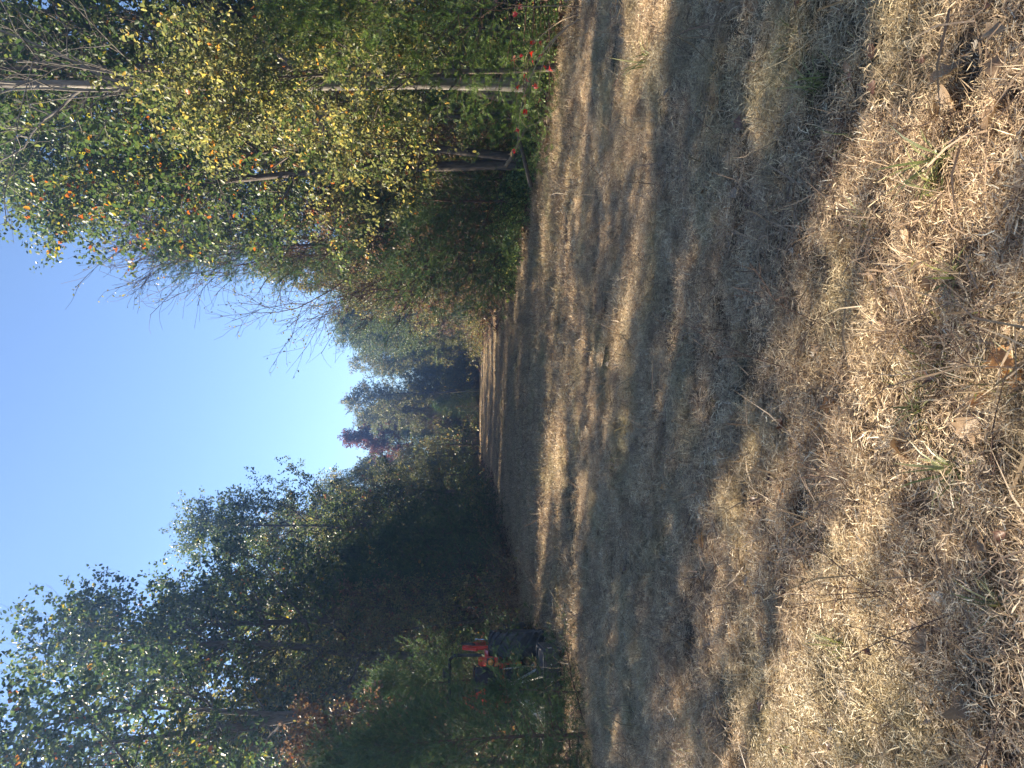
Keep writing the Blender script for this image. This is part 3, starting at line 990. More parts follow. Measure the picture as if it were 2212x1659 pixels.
edge_row(1, 9.5, 24, 0.6, ['shrub_vine', 'shrub_vine_low', 'shrub_vine_low'], 0.15, (0.9, 1.4), 'on the right edge',
         'vine tangles along the right edge')
edge_row(1, 10, 30, 1.5, ['shrub_mixed', 'shrub_twig', 'shrub_vine'], 1.9, (0.7, 1.0), 'behind the right edge', 'shrubs behind the right edge')
edge_row(1, 24, 70, 1.8, ['shrub_brown', 'shrub_mixed', 'shrub_twig', 'shrub_brown'], 0.7, (0.8, 1.3), 'on the right edge', 'shrubs along the far right edge')
edge_row(-1, 17.5, 32, 1.0, ['weed', 'shrub_brown', 'weed', 'shrub_twig'], 0.3, (0.7, 1.1), 'on the left edge', 'dry weeds along the left edge', 'weeds')
edge_row(-1, 20, 68, 1.7, ['shrub_green', 'shrub_mixed', 'shrub_brown', 'shrub_green'], 1.2, (0.8, 1.3), 'under the left trees', 'shrubs along the left edge')
edge_row(-1, 10, 18, 1.3, ['shrub_green', 'shrub_brown'], 2.6, (0.7, 1.1), 'in the shade on the left', 'shrubs behind the tractor')
for k in range(13):
    o = plant(random.choice(['shrub_mixed', 'shrub_brown', 'shrub_twig']), -9 + k * 0.95, 78 + random.uniform(-1, 3),
              label='low shrub under the trees that close the far end', group='shrubs at the far end', cat='shrub')


# ------------------------------------------------------------------ small solid-mesh builder
class MB:
    def __init__(self):
        self.v, self.f, self.s = [], [], []

    def add(self, V, F, smooth=False):
        o = len(self.v)
        self.v += [tuple(p) for p in V]
        self.f += [tuple(i + o for i in q) for q in F]
        self.s += [smooth] * len(F)
        return self

    def box(self, c, s, rot=None, bev=0.0, taper=1.0):
        """box with chamfered long edges: an octagonal-ish section when bev > 0"""
        hx, hy, hz = s[0] / 2, s[1] / 2, s[2] / 2
        if bev <= 0:
            P = [(x * hx * (taper if z > 0 else 1), y * hy * (taper if z > 0 else 1), z * hz) for z in (-1, 1) for x, y in ((-1, -1), (1, -1), (1, 1), (-1, 1))]
            F = [(0, 3, 2, 1), (4, 5, 6, 7), (0, 1, 5, 4), (1, 2, 6, 5), (2, 3, 7, 6), (3, 0, 4, 7)]
        else:
            b = min(bev, hx * 0.9, hy * 0.9, hz * 0.9)
            ring = lambda i: [(-hx + b + i, -hy + i), (hx - b - i, -hy + i), (hx - i, -hy + b + i), (hx - i, hy - b - i), (hx - b - i, hy - i), (-hx + b + i, hy - i), (-hx + i, hy - b - i), (-hx + i, -hy + b + i)]
            P = []
            for z, ins in ((-hz, b * 0.7), (-hz + b, 0), (hz - b, 0), (hz, b * 0.7)):
                k = taper if z > 0 else 1
                P += [(x * k, y * k, z) for x, y in ring(ins)]
            F = [tuple(range(7, -1, -1)), tuple(range(24, 32))]
            for r in range(3):
                for i in range(8):
                    F.append((r * 8 + i, r * 8 + (i + 1) % 8, r * 8 + 8 + (i + 1) % 8, r * 8 + 8 + i))
        m = rot or Matrix.Identity(3)
        return self.add([Vector(c) + m @ Vector(p) for p in P], F)

    def tube(self, pts, r, k=10, caps=True):
        P = np.array(pts, dtype=float)[None]
        rr = np.full(P.shape[1], r, dtype=float) if np.ndim(r) == 0 else np.array(r, dtype=float)
        V, q = tubes(P, rr[None], k)
        o = len(self.v)
        self.add(V, q.tolist(), True)
        if caps:
            n = len(V)
            self.add([], [tuple(range(k - 1, -1, -1))], False) if False else None
            self.f += [tuple(o + i for i in range(k)), tuple(o + n - k + i for i in range(k - 1, -1, -1))]
            self.s += [False, False]
        return self

    def lathe(self, prof, k=32, axis='x', c=(0, 0, 0)):
        """prof: (offset along axis, radius); closed at the ends by radius 0"""
        V = []
        for a, r in prof:
            for i in range(k):
                t = 2 * math.pi * i / k
                p = (a, r * math.cos(t), r * math.sin(t)) if axis == 'x' else ((r * math.cos(t), a, r * math.sin(t)) if axis == 'y' else (r * math.cos(t), r * math.sin(t), a))
                V.append((p[0] + c[0], p[1] + c[1], p[2] + c[2]))
        F = [(j * k + i, j * k + (i + 1) % k, (j + 1) * k + (i + 1) % k, (j + 1) * k + i) for j in range(len(prof) - 1) for i in range(k)]
        return self.add(V, F, True)

    def prism(self, poly, x0, x1, plane='yz'):
        """polygon in a plane, pulled along the third axis"""
        n = len(poly)
        mk = {'yz': lambda p, x: (x, p[0], p[1]), 'xz': lambda p, x: (p[0], x, p[1]), 'xy': lambda p, x: (p[0], p[1], x)}[plane]
        V = [mk(p, x0) for p in poly] + [mk(p, x1) for p in poly]
        F = [tuple(range(n - 1, -1, -1)), tuple(range(n, 2 * n))] + [(i, (i + 1) % n, n + (i + 1) % n, n + i) for i in range(n)]
        return self.add(V, F)

    def build(self, name, mat, parent=None):
        me = bpy.data.meshes.new(name)
        me.from_pydata([tuple(map(float, p)) for p in self.v], [], self.f)
        me.polygons.foreach_set('use_smooth', self.s)
        me.materials.append(mat)
        me.update()
        return link(name, me, parent)


M['rubber'] = solid('tyre_rubber', (0.046, 0.047, 0.053), 0.7, 0, 0.6, (0.12, 0.10, 0.085), 6, 0.35)
M['orange'] = solid('tractor_red_paint', (0.62, 0.035, 0.012), 0.35, 0, 0.3, (0.32, 0.05, 0.03), 4, 0.5, 0.3)
M['black'] = solid('black_paint', (0.022, 0.023, 0.026), 0.75, 0, 0.5, (0.09, 0.08, 0.07), 6)
M['mower'] = solid('dusty_grey_paint', (0.045, 0.044, 0.048), 0.65, 0, 0.7, (0.10, 0.088, 0.075), 5)
M['steel'] = solid('galvanised_steel', (0.55, 0.55, 0.53), 0.35, 0.85, 0.4, (0.3, 0.28, 0.25), 12)
M['chrome'] = solid('chromed_rod', (0.7, 0.72, 0.75), 0.15, 1.0, 0.1)
M['rim'] = solid('wheel_rim_paint', (0.55, 0.40, 0.10), 0.45, 0, 0.5)
M['amber'] = solid('amber_lens', (0.85, 0.24, 0.02), 0.2, 0, 0.05, None, 9, 0.6, 0.5)
M['redlens'] = solid('red_reflective_tape', (0.80, 0.03, 0.02), 0.3, 0, 0.1)
M['white'] = solid('dull_white_plastic', (0.70, 0.69, 0.66), 0.4, 0, 0.5, (0.45, 0.42, 0.38))
M['bolt'] = solid('bright_bolt', (0.72, 0.70, 0.66), 0.3, 0.7, 0.2)

# ------------------------------------------------------------------ the tractor (faces away; origin on the ground below its rear axle)
TH = R(14)
tractor = empty('tractor', (-5.52, 14.2, 0.0), TH)
tractor.scale = (1.08, 1.08, 1.08)
tag(tractor, 'red compact tractor with a front loader, parked behind the cedars on the left', 'tractor')


def wheel(x, y, rad, w, nlug, name, side):
    hub = MB()
    hub.lathe([(-w * 0.30 * side, 0.0), (-w * 0.30 * side, rad * 0.2), (-w * 0.10 * side, rad * 0.26), (-w * 0.08 * side, rad * 0.50), (w * 0.34 * side, rad * 0.56), (w * 0.44 * side, rad * 0.60)], 28)
    o = hub.build(name, M['rim'], tractor)
    o.location = (x, y, rad)
    t = MB()
    t.lathe([(-w * 0.46, rad * 0.56), (-w * 0.50, rad * 0.70), (-w * 0.49, rad * 0.86), (-w * 0.42, rad * 0.945), (-w * 0.2, rad * 0.965), (0, rad * 0.97), (w * 0.2, rad * 0.965),
             (w * 0.42, rad * 0.945), (w * 0.49, rad * 0.86), (w * 0.50, rad * 0.70), (w * 0.46, rad * 0.56), (w * 0.2, rad * 0.52), (-w * 0.2, rad * 0.52), (-w * 0.46, rad * 0.56)], 44)
    t.build('tyre', M['rubber'], o)
    # chevron lugs: curved bars from the middle of the tread to the shoulder
    lug = {}
    for sgn in (-1, 1):
        b = MB()
        n = 5
        V = []
        for j in range(n):
            u = j / (n - 1)
            xx = sgn * w * (0.03 + 0.49 * u)
            base = rad * (0.94 - 0.06 * u ** 3)
            top = rad * (1.02 - 0.05 * u ** 3)
            ph = -0.30 * u ** 1.3
            for da, rr in ((-0.060, base), (-0.045, top), (0.045, top), (0.060, base)):
                V.append((xx, rr * math.sin(ph + da), rr * math.cos(ph + da)))
        F = [(j * 4 + i, j * 4 + i + 1, j * 4 + 5 + i, j * 4 + 4 + i) for j in range(n - 1) for i in range(3)] + [(0, 1, 2, 3), ((n - 1) * 4 + 3, (n - 1) * 4 + 2, (n - 1) * 4 + 1, (n - 1) * 4)]
        b.add(V, F)
        lug[sgn] = b
    meshes = {}
    for i in range(nlug):
        for sgn in (-1, 1):
            if sgn not in meshes:
                l = lug[sgn].build('lug', M['rubber'], o)
                meshes[sgn] = l.data
            else:
                l = link('lug', meshes[sgn], o)
            l.rotation_euler = (2 * math.pi * (i + (0.5 if sgn > 0 else 0)) / nlug, 0, 0)
    return o


wheel(0.60, 0, 0.53, 0.40, 19, 'rear_wheel', 1)
wheel(-0.60, 0, 0.53, 0.40, 19, 'rear_wheel', -1)
wheel(0.50, 1.62, 0.33, 0.22, 16, 'front_wheel', 1)
wheel(-0.50, 1.62, 0.33, 0.22, 16, 'front_wheel', -1)
MB().box((0, 0.05, 0.56), (0.42, 0.62, 0.42), bev=0.05).box((0, 0.95, 0.52), (0.34, 1.4, 0.28), bev=0.04).tube([(-0.62, 0, 0.53), (0.62, 0, 0.53)], 0.085, 14).tube([(-0.5, 1.62, 0.33), (0.5, 1.62, 0.36)], 0.05, 10).build('chassis', M['black'], tractor)
MB().prism([(0.92, 0.68), (2.02, 0.62), (2.05, 0.95), (1.9, 1.10), (1.0, 1.22), (0.92, 1.18)], -0.26, 0.26).build('hood', M['orange'], tractor)
MB().box((0, 0.55, 0.48), (1.0, 0.62, 0.05), bev=0.02).build('footplate', M['black'], tractor)
for s in (-1, 1):
    # curved fender: a bent sheet over the inside of the tyre with a cheek plate
    b = MB()
    V, F, n = [], [], 9
    for j in range(n):
        a = R(-25 + 100 * j / (n - 1))
        for rr in (0.585, 0.605):
            for xx in (0.31, 0.50):
                V.append((s * xx, rr * math.sin(a), 0.53 + rr * math.cos(a)))
    for j in range(n - 1):
        o4 = j * 4
        F += [(o4, o4 + 1, o4 + 5, o4 + 4), (o4 + 3, o4 + 2, o4 + 6, o4 + 7), (o4 + 1, o4 + 3, o4 + 7, o4 + 5), (o4 + 2, o4, o4 + 4, o4 + 6)]
    b.add(V, F, True)
    b.prism([(-0.44, 0.82), (-0.30, 1.06), (0.0, 1.135), (0.34, 1.02), (0.5, 0.75), (0.46, 0.5), (-0.28, 0.5)], s * 0.285, s * 0.31)
    b.prism([(-0.47, 0.92), (-0.42, 1.12), (-0.28, 1.18), (-0.2, 1.05), (-0.36, 0.92)], s * 0.27, s * 0.41)
    fd = b.build('fender', M['orange'], tractor)
    MB().lathe([(-0.535, 0.0), (-0.535, 0.035), (-0.52, 0.047), (-0.47, 0.05)], 18, 'y', (s * 0.34, 0.0, 1.04)).build('signal_light', M['amber'], fd)
    MB().lathe([(-0.468, 0.062), (-0.50, 0.066), (-0.50, 0.052)], 18, 'y', (s * 0.34, 0.0, 1.04)).box((s * 0.34, -0.448, 1.04), (0.13, 0.03, 0.13), bev=0.012).build('light_housing', M['black'], fd)
    # loader arm, upright, cylinder
    MB().box((s * 0.44, 1.02, 0.95), (0.07, 0.14, 1.0), bev=0.012).build('loader_upright', M['orange'], tractor)
    MB().prism([(0.86, 1.40), (1.02, 1.52), (2.0, 1.22), (2.62, 0.55), (2.50, 0.50), (1.92, 1.08), (0.98, 1.38)], s * 0.41, s * 0.485).build('loader_arm', M['orange'], tractor)
    c = MB().tube([(s * 0.53, 1.04, 0.72), (s * 0.53, 1.50, 1.02)], 0.034, 12).build('hydraulic_cylinder', M['black'], tractor)
    MB().tube([(s * 0.53, 1.50, 1.02), (s * 0.53, 1.86, 1.255)], 0.017, 10).build('piston_rod', M['chrome'], c)
    c = MB().tube([(s * 0.53, 0.96, 1.53), (s * 0.53, 0.70, 1.30)], 0.022, 12).build('hydraulic_cylinder', M['black'], tractor)
    MB().box((s * 0.44, 0.78, 1.36), (0.05, 0.36, 0.06), Matrix.Rotation(R(38), 3, 'X'), 0.01).build('loader_brace', M['orange'], tractor)
    MB().tube([(s * 0.40, 0.12, 0.62), (s * 0.40, 0.12, 1.66), (s * 0.33, 0.12, 1.74)], 0.028, 10).build('roll_bar_post', M['black'], tractor)
    # hitch
    MB().tube([(s * 0.16, -0.18, 0.40), (s * 0.30, -0.62, 0.33), (s * 0.34, -1.02, 0.38)], 0.022, 8).build('lower_link', M['steel'], tractor)
    MB().tube([(s * 0.20, -0.22, 0.82), (s * 0.28, -0.58, 0.36)], 0.013, 8).build('lift_rod', M['steel'], tractor)
    MB().tube([(s * 0.10, -0.1, 0.84), (s * 0.20, -0.26, 0.86)], 0.022, 8).build('lift_arm', M['black'], tractor)
MB().tube([(-0.33, 0.12, 1.74), (0.33, 0.12, 1.74)], 0.028, 10).box((0.12, 0.08, 1.80), (0.16, 0.09, 0.12), bev=0.015).build('roll_bar', M['black'], tractor)
MB().box((0, 0.22, 0.92), (0.46, 0.44, 0.10), bev=0.035).box((0, 0.02, 1.12), (0.44, 0.09, 0.36), bev=0.035).build('seat', M['black'], tractor)
MB().tube([(0.0, 0.86, 1.0), (0.0, 0.74, 1.22)], 0.02, 8).tube([(0.17 * math.cos(t * math.pi / 8), 0.74 + 0.15 * math.sin(t * math.pi / 8), 1.24 + 0.07 * math.sin(t * math.pi / 8)) for t in range(17)], 0.013, 8, False).build('steering_wheel', M['black'], tractor)
# top link in two steel turnbuckle loops
tl = MB().tube([(0.03, -0.20, 0.80), (0.04, -0.45, 0.76)], 0.016, 8)
tl.box((0.045, -0.55, 0.745), (0.055, 0.20, 0.012), Matrix.Rotation(R(9), 3, 'X')).tube([(0.05, -0.64, 0.73), (0.06, -0.98, 0.68)], 0.015, 8)
tl.build('top_link', M['steel'], tractor)
MB().tube([(0, -0.2, 0.52), (0, -0.7, 0.50), (0, -1.25, 0.46)], 0.035, 12).build('drive_shaft', M['black'], tractor)
bk = MB()
bk.prism([(2.66, 0.20), (3.16, 0.20), (3.16, 0.23), (2.75, 0.25), (2.67, 0.40), (2.72, 0.68), (2.62, 0.68), (2.58, 0.42)], -0.74, 0.74)
bk.prism([(2.60, 0.22), (3.14, 0.22), (2.72, 0.68), (2.60, 0.68)], 0.735, 0.76).prism([(2.60, 0.22), (3.14, 0.22), (2.72, 0.68), (2.60, 0.68)], -0.76, -0.735)
bk.build('loader_bucket', M['mower'], tractor)
# warning triangle: three red bars
tri = MB()
A, B, C_ = Vector((-0.20, -0.42, 1.14)), Vector((0.20, -0.42, 1.14)), Vector((0.0, -0.40, 1.50))
for p, q in ((A, B), (B, C_), (C_, A)):
    d = (q - p).normalized()
    nn = d.cross(Vector((0, 1, 0))).normalized() * 0.022
    V = [p - nn, q - nn, q + nn, p + nn]
    tri.add([v + Vector((0, -0.004, 0)) for v in V] + [v + Vector((0, 0.004, 0)) for v in V], [(0, 1, 2, 3), (7, 6, 5, 4), (0, 4, 5, 1), (1, 5, 6, 2), (2, 6, 7, 3), (3, 7, 4, 0)])
t_ = tri.build('warning_triangle', M['redlens'], tractor)
t_.location = (-0.30, 0.05, 0.0)

# ------------------------------------------------------------------ the mower on its hitch
cutter = empty('rotary_mower', (-5.52 + 0.242 * 1.85, 14.2 - 0.970 * 1.85, 0.0), TH)
tag(cutter, 'low dark grey rotary mower deck hitched behind the red tractor', 'mower')
MB().box((0, 0, 0.315), (1.46, 1.30, 0.022), bev=0.006).build('deck', M['mower'], cutter)
MB().prism([(-0.655, 0.07), (0.60, 0.07), (0.66, 0.14), (0.66, 0.325), (-0.655, 0.325)], 0.732, 0.752).build('side_skirt', M['mower'], cutter)
MB().prism([(-0.655, 0.07), (0.60, 0.07), (0.66, 0.14), (0.66, 0.325), (-0.655, 0.325)], -0.752, -0.732).build('side_skirt', M['mower'], cutter)
MB().box((0, -0.665, 0.215), (1.50, 0.014, 0.235), bev=0.004).box((0, -0.69, 0.105), (1.30, 0.05, 0.012), Matrix.Rotation(R(-40), 3, 'X')).build('rear_skirt', M['mower'], cutter)
MB().box((0, -0.60, 0.34), (1.46, 0.05, 0.035), bev=0.008).box((0, 0.60, 0.34), (1.46, 0.05, 0.035), bev=0.008).box((0.70, 0, 0.34), (0.04, 1.15, 0.03), bev=0.006).box((-0.70, 0, 0.34), (0.04, 1.15, 0.03), bev=0.006).build('deck_rim', M['mower'], cutter)
for i in range(5):
    MB().lathe([(-0.690, 0.0), (-0.690, 0.011), (-0.682, 0.016), (-0.670, 0.016)], 10, 'y', (0.52 - 0.25 * i, 0, 0.235)).build('bolt', M['bolt'], cutter)
MB().box((0, 0.0, 0.42), (0.22, 0.24, 0.20), bev=0.04).lathe([(0.53, 0.0), (0.53, 0.05), (0.5, 0.07), (0.32, 0.09)], 14, 'z', (0, 0, 0)).build('gearbox', M['black'], cutter)
for s in (-1, 1):
    MB().tube([(s * 0.30, 0.66, 0.36), (s * 0.06, 0.68, 0.82)], 0.022, 8).build('hitch_upright', M['steel'], cutter)
    MB().tube([(s * 0.06, 0.68, 0.80), (s * 0.34, -0.56, 0.36)], 0.017, 8).build('brace_bar', M['steel'], cutter)
MB().tube([(-0.30, 0.66, 0.36), (0.30, 0.66, 0.36)], 0.025, 8).box((0, 0.68, 0.80), (0.18, 0.05, 0.08), bev=0.01).build('hitch_crossbar', M['black'], cutter)
MB().lathe([(0.36, 0.0), (0.36, 0.045), (0.47, 0.05), (0.50, 0.028), (0.53, 0.028), (0.53, 0)], 16, 'z', (-0.24, -0.50, 0)).build('oil_bottle', M['white'], cutter)
MB().box((0.7545, 0.0 - 0.45, 0.24), (0.004, 0.09, 0.07)).build('decal', M['white'], cutter)
MB().box((0.7572, -0.45, 0.255), (0.0015, 0.07, 0.02)).build('decal', M['redlens'], cutter)


# ------------------------------------------------------------------ things lying and standing in the grass
def leaf_thing_mesh(seed, mat):
    g = np.random.default_rng(seed)
    nl, nw = 9, 6
    u = np.linspace(0, 1, nl)
    lob = 0.36 * np.sin(np.pi * np.clip(u, 0.02, 0.98)) ** 0.7 * (1 + 0.30 * np.sin(u * 19 + g.random() * 3))
    curl, bend, tw = g.uniform(0.5, 2.0), g.uniform(-0.5, 0.9), g.uniform(-0.8, 0.8)
    V = []
    for j in range(nl):
        for i in range(nw):
            s = (i / (nw - 1)) * 2 - 1
            w = lob[j] * (1 + 0.15 * g.normal()) * s
            zz = curl * 0.35 * w * w / 0.36 + bend * 0.25 * math.sin(u[j] * 3) + tw * w * (u[j] - 0.5) * 0.8 + g.normal() * 0.012
            V.append((w, u[j] - 0.5, zz))
    V = np.array(V)
    V[:, 2] -= V[:, 2].min()
    F = [(j * nw + i, j * nw + i + 1, (j + 1) * nw + i + 1, (j + 1) * nw + i) for j in range(nl - 1) for i in range(nw - 1)]
    o = len(V)
    V = np.concatenate([V, [V[2] + (0, 0, 0), V[2] + (0.01, 0, 0.0), V[2] + (0.02, -0.22, 0.05)]])
    me = np_mesh('fallen_leaf', V, [np.array(F), np.array([[o, o + 1, o + 2]])], mat, np.full(len(V), g.random()), smooth=True)
    return me


LM = {'tan': leaf_mat('dead_leaf_tan', [(0, (0.19, 0.12, 0.07)), (1, (0.33, 0.225, 0.13))], 0.2, 0.55, 0.35, 1.2),
      'grey': leaf_mat('dead_leaf_grey', [(0, (0.22, 0.18, 0.14)), (1, (0.40, 0.35, 0.28))], 0.2, 0.6, 0.3, 1.2),
      'brown': leaf_mat('dead_leaf_dark', [(0, (0.08, 0.04, 0.028)), (1, (0.18, 0.09, 0.055))], 0.15, 0.5, 0.4, 1.2),
      'gold': leaf_mat('dead_leaf_orange', [(0, (0.42, 0.20, 0.07)), (1, (0.55, 0.30, 0.12))], 0.25, 0.5, 0.4, 1.2)}
LMESH = {k: [leaf_thing_mesh(500 + 10 * i + hash_, m) for i in range(4)] for hash_, (k, m) in enumerate(LM.items())}


def world_at(px, py):
    """ground point seen at a pixel of the 2212 x 1659 view of the photograph"""
    r, d = (829.5 - py) / 1645, (px - 1106) / 1645
    v = Vector((r, math.cos(PITCH) - d * math.sin(PITCH), -math.sin(PITCH) - d * math.cos(PITCH)))
    t = -1.6 / v.z
    return v.x * t, v.y * t


def zone(x, y):
    px = 'nearest' if y < 2.8 else 'near' if y < 3.9 else 'middle' if y < 6 else 'shaded middle' if y < 8.5 else 'farther'
    t = x / y
    side = 'far left' if t < -0.34 else 'left' if t < -0.13 else 'centre' if t < 0.1 else 'right' if t < 0.32 else 'far right'
    return f"{px} grass, {side}"


def lay(x, y, kind, size, label, group=None, lift=0.02):
    o = link('fallen_leaf', random.choice(LMESH[kind]))
    o.location = (x, y, float(hgt(x, y)) + lift)
    o.rotation_euler = (random.gauss(0, 0.35), random.gauss(0, 0.35), random.uniform(0, 6.28))
    s = size * 0.68
    o.scale = (s, s, s)
    tag(o, label, 'leaf', group)
    return o


random.seed(77)
for px, py, k, s, lab in [
    (1521, 1166, 'gold', 0.16, 'single orange-tan leaf lying clear in the shaded middle of the grass'),
    (1532, 1391, 'grey', 0.13, 'pale whitish leaf in the shade, below and left of the orange-tan one'),
    (1875, 437, 'grey', 0.15, 'pale narrow upturned leaf at the near right beside green blades'),
    (2095, 165, 'tan', 0.17, 'large light brown leaf at the near right corner'),
    (2105, 215, 'tan', 0.17, 'curled brown leaf just left of the large one in the near right corner'),
    (2190, 250, 'tan', 0.16, 'brown leaf at the very bottom edge on the right'),
    (1555, 405, 'tan', 0.15, 'tan leaf in the shade on the right, level with the lit strip'),
    (1465, 200, 'grey', 0.12, 'whitish leaf between the two lit strips on the right'),
    (1635, 265, 'brown', 0.13, 'dark leaf among grey ones on the right'),
    (2105, 920, 'tan', 0.17, 'tan curled leaf near the bottom centre'),
    (1967, 965, 'tan', 0.17, 'tan leaf standing on edge in the lit grass near the centre'),
    (2190, 775, 'gold', 0.15, 'orange leaf at the bottom edge, right of centre'),
    (2025, 1390, 'tan', 0.15, 'tan leaf on the lit grass at the near left'),
    (2095, 1545, 'tan', 0.17, 'pinkish brown folded leaf at the near left corner'),
    (1965, 1245, 'tan', 0.14, 'light brown leaf at the near left, beside thin stalks'),
    (1790, 880, 'gold', 0.12, 'tan leaf at the shadow edge near the centre'),
    (1700, 1275, 'brown', 0.13, 'dark brown leaf left of centre beside the twin stalks'),
    (1487, 1390, 'tan', 0.14, 'tan leaf beside the pale whitish one'),
    (1370, 1235, 'brown', 0.13, 'dark leaf by the lit strip on the left'),
    (1495, 465, 'tan', 0.12, 'small tan leaf in shade on the right, beyond the middle'),
]:
    x, y = world_at(px, py)
    lay(x, y, k, s * 1.0, lab, lift=0.045)
for i in range(290):
    y = 2.1 + 11 * random.random() ** 1.5
    x = random.uniform(-0.56, 0.54) * y
    if field_edge_left(y) < x < field_edge_right(y):
        kd = random.choices(['tan', 'grey', 'brown', 'gold'], [5, 3, 3, 1])[0]
        lay(x, y, kd, random.uniform(0.05, 0.12), f"small {dict(tan='tan', grey='pale grey', brown='dark brown', gold='orange-tan')[kd]} dead leaf in the {zone(x, y)}", 'dead leaves scattered on the grass', random.uniform(0.015, 0.05))


def stalk_mesh(seed, H, nb, bend, r=0.0022, up=0.02, blen=0.4):
    g = np.random.default_rng(seed)
    n = 9
    p = np.zeros((n, 3))
    p[0, 2] = -0.03
    d = unit(np.array([bend, 0, 1.0]))
    for j in range(1, n):
        d = unit(d + g.normal(0, 0.05, 3) + np.array([bend * 0.10, 0, -0.03 * abs(bend)]))
        p[j] = p[j - 1] + d * H / (n - 1)
    P, Rd = p[None], (r * (1 - 0.6 * np.linspace(0, 1, n)))[None]
    parts = [tubes(P, Rd, 5)]
    if nb:
        L1 = children(g, P, Rd, nb, 0.3, 0.95, H * blen, (0.6, 0.15), 6, 0.06, up, 0.8, 0.4, None, 0.0011)
        L2 = children(g, L1[0], L1[1], 3, 0.3, 0.95, H * blen * 0.45, (0.6, 0.2), 4, 0.08, up, 0.8, 0.4, None, 0.0009)
        parts += [tubes(L1[0], L1[1], 4), tubes(L2[0], L2[1], 3)]
    V, F = join_parts(parts)
    return np_mesh('dry_stalk', V, F, M['barkred'], smooth=True)


SM = [stalk_mesh(600 + i, h, nb, be, r) for i, (h, nb, be, r) in enumerate([(0.55, 5, 0.25, 0.0024), (0.42, 4, 0.7, 0.0022), (0.7, 6, 0.9, 0.003), (0.5, 0, 0.15, 0.0022),
                                                                         (0.6, 3, 1.6, 0.0028), (0.35, 3, 0.4, 0.0018), (0.8, 5, 2.2, 0.0042), (0.45, 7, 0.5, 0.002)])]
stal = [(1690, 800, 0, 1.1, 'forked dark stalk standing in the shade right of centre'), (1740, 700, 7, 1.1, 'branching dark stalk between shade and lit grass, right of centre'),
        (1620, 720, 0, 0.9, 'thin branching stalk in the shaded grass, right of centre'), (1925, 1276, 3, 1.0, 'straight thin stalk in the lit grass at the left'),
        (1918, 1284, 3, 0.9, 'straight thin stalk close beside another at the left'), (1830, 140, 6, 0.55, 'curved brown stalk arching over the lit grass on the right'),
        (2120, 160, 4, 0.8, 'thick dark stalk leaning in the near right corner'), (2110, 640, 2, 0.7, 'branching stalk leaning over the bright near grass'),
        (1560, 1190, 1, 1.0, 'thin stalk beside the single orange-tan leaf'), (2085, 1120, 4, 0.7, 'stalk lying low in the lit grass near the centre'),
        (2170, 1000, 4, 0.8, 'long dark stalk at the bottom edge near the centre'), (1990, 430, 6, 0.5, 'brown stalk bent flat, near right'),
        (2180, 1480, 2, 0.8, 'branching stalk at the bottom edge, left'), (1860, 1600, 1, 0.8, 'stalk at the left border of the lit grass')]
for px, py, m_, s, lab in stal:
    x, y = world_at(px, py)
    o = link('dry_stalk', SM[m_])
    o.location = (x, y, float(hgt(x, y)))
    o.rotation_euler = (0, 0, random.uniform(0, 6.28))
    o.scale = (s, s, s)
    tag(o, lab, 'stalk')
for i in range(170):
    y = 2.2 + 8.5 * random.random() ** 1.2
    x = random.uniform(-0.52, 0.52) * y
    o = link('dry_stalk', random.choice(SM))
    o.location = (x, y, float(hgt(x, y)))
    o.rotation_euler = (random.gauss(0, 0.25), random.gauss(0, 0.25), random.uniform(0, 6.28))
    s = random.uniform(0.35, 0.85)
    o.scale = (s, s, s)
    tag(o, f'thin reddish dry stalk standing in the {zone(x, y)}', 'stalk', 'dry stalks left standing in the grass')


def tuft_mesh(seed, n, ln, w, mat):
    g = np.random.default_rng(seed)
    az = g.random(n) * 6.283
    el = g.uniform(0.35, 1.4, n)
    d = np.stack([np.cos(az) * np.cos(el), np.sin(az) * np.cos(el), np.sin(el)], -1)
    side = unit(np.cross(d, [0, 0, 1.0]))
    b = np.stack([g.normal(0, 0.02, n), g.normal(0, 0.02, n), np.full(n, -0.01)], -1)
    L = ln * (0.5 + 0.8 * g.random(n))[:, None]
    ww = (w * (0.6 + 0.8 * g.random(n)))[:, None]
    ps = [b]
    dd = d
    for j in range(3):
        ps.append(ps[-1] + dd * L / 3)
        dd = unit(dd + np.array([0, 0, -0.38]))
    V = np.stack([ps[0] - side * ww * 0.3, ps[0] + side * ww * 0.3, ps[1] - side * ww * 0.5, ps[1] + side * ww * 0.5, ps[2] - side * ww * 0.4, ps[2] + side * ww * 0.4, ps[3]], 1).reshape(-1, 3)
    V[:, 2] = np.maximum(V[:, 2], -0.01)
    o = np.arange(n) * 7
    q = np.concatenate([np.stack([o, o + 1, o + 3, o + 2], -1), np.stack([o + 2, o + 3, o + 5, o + 4], -1)])
    return np_mesh('tuft', V, [q, np.stack([o + 4, o + 5, o + 6], -1)], mat, np.repeat(g.random(n), 7))


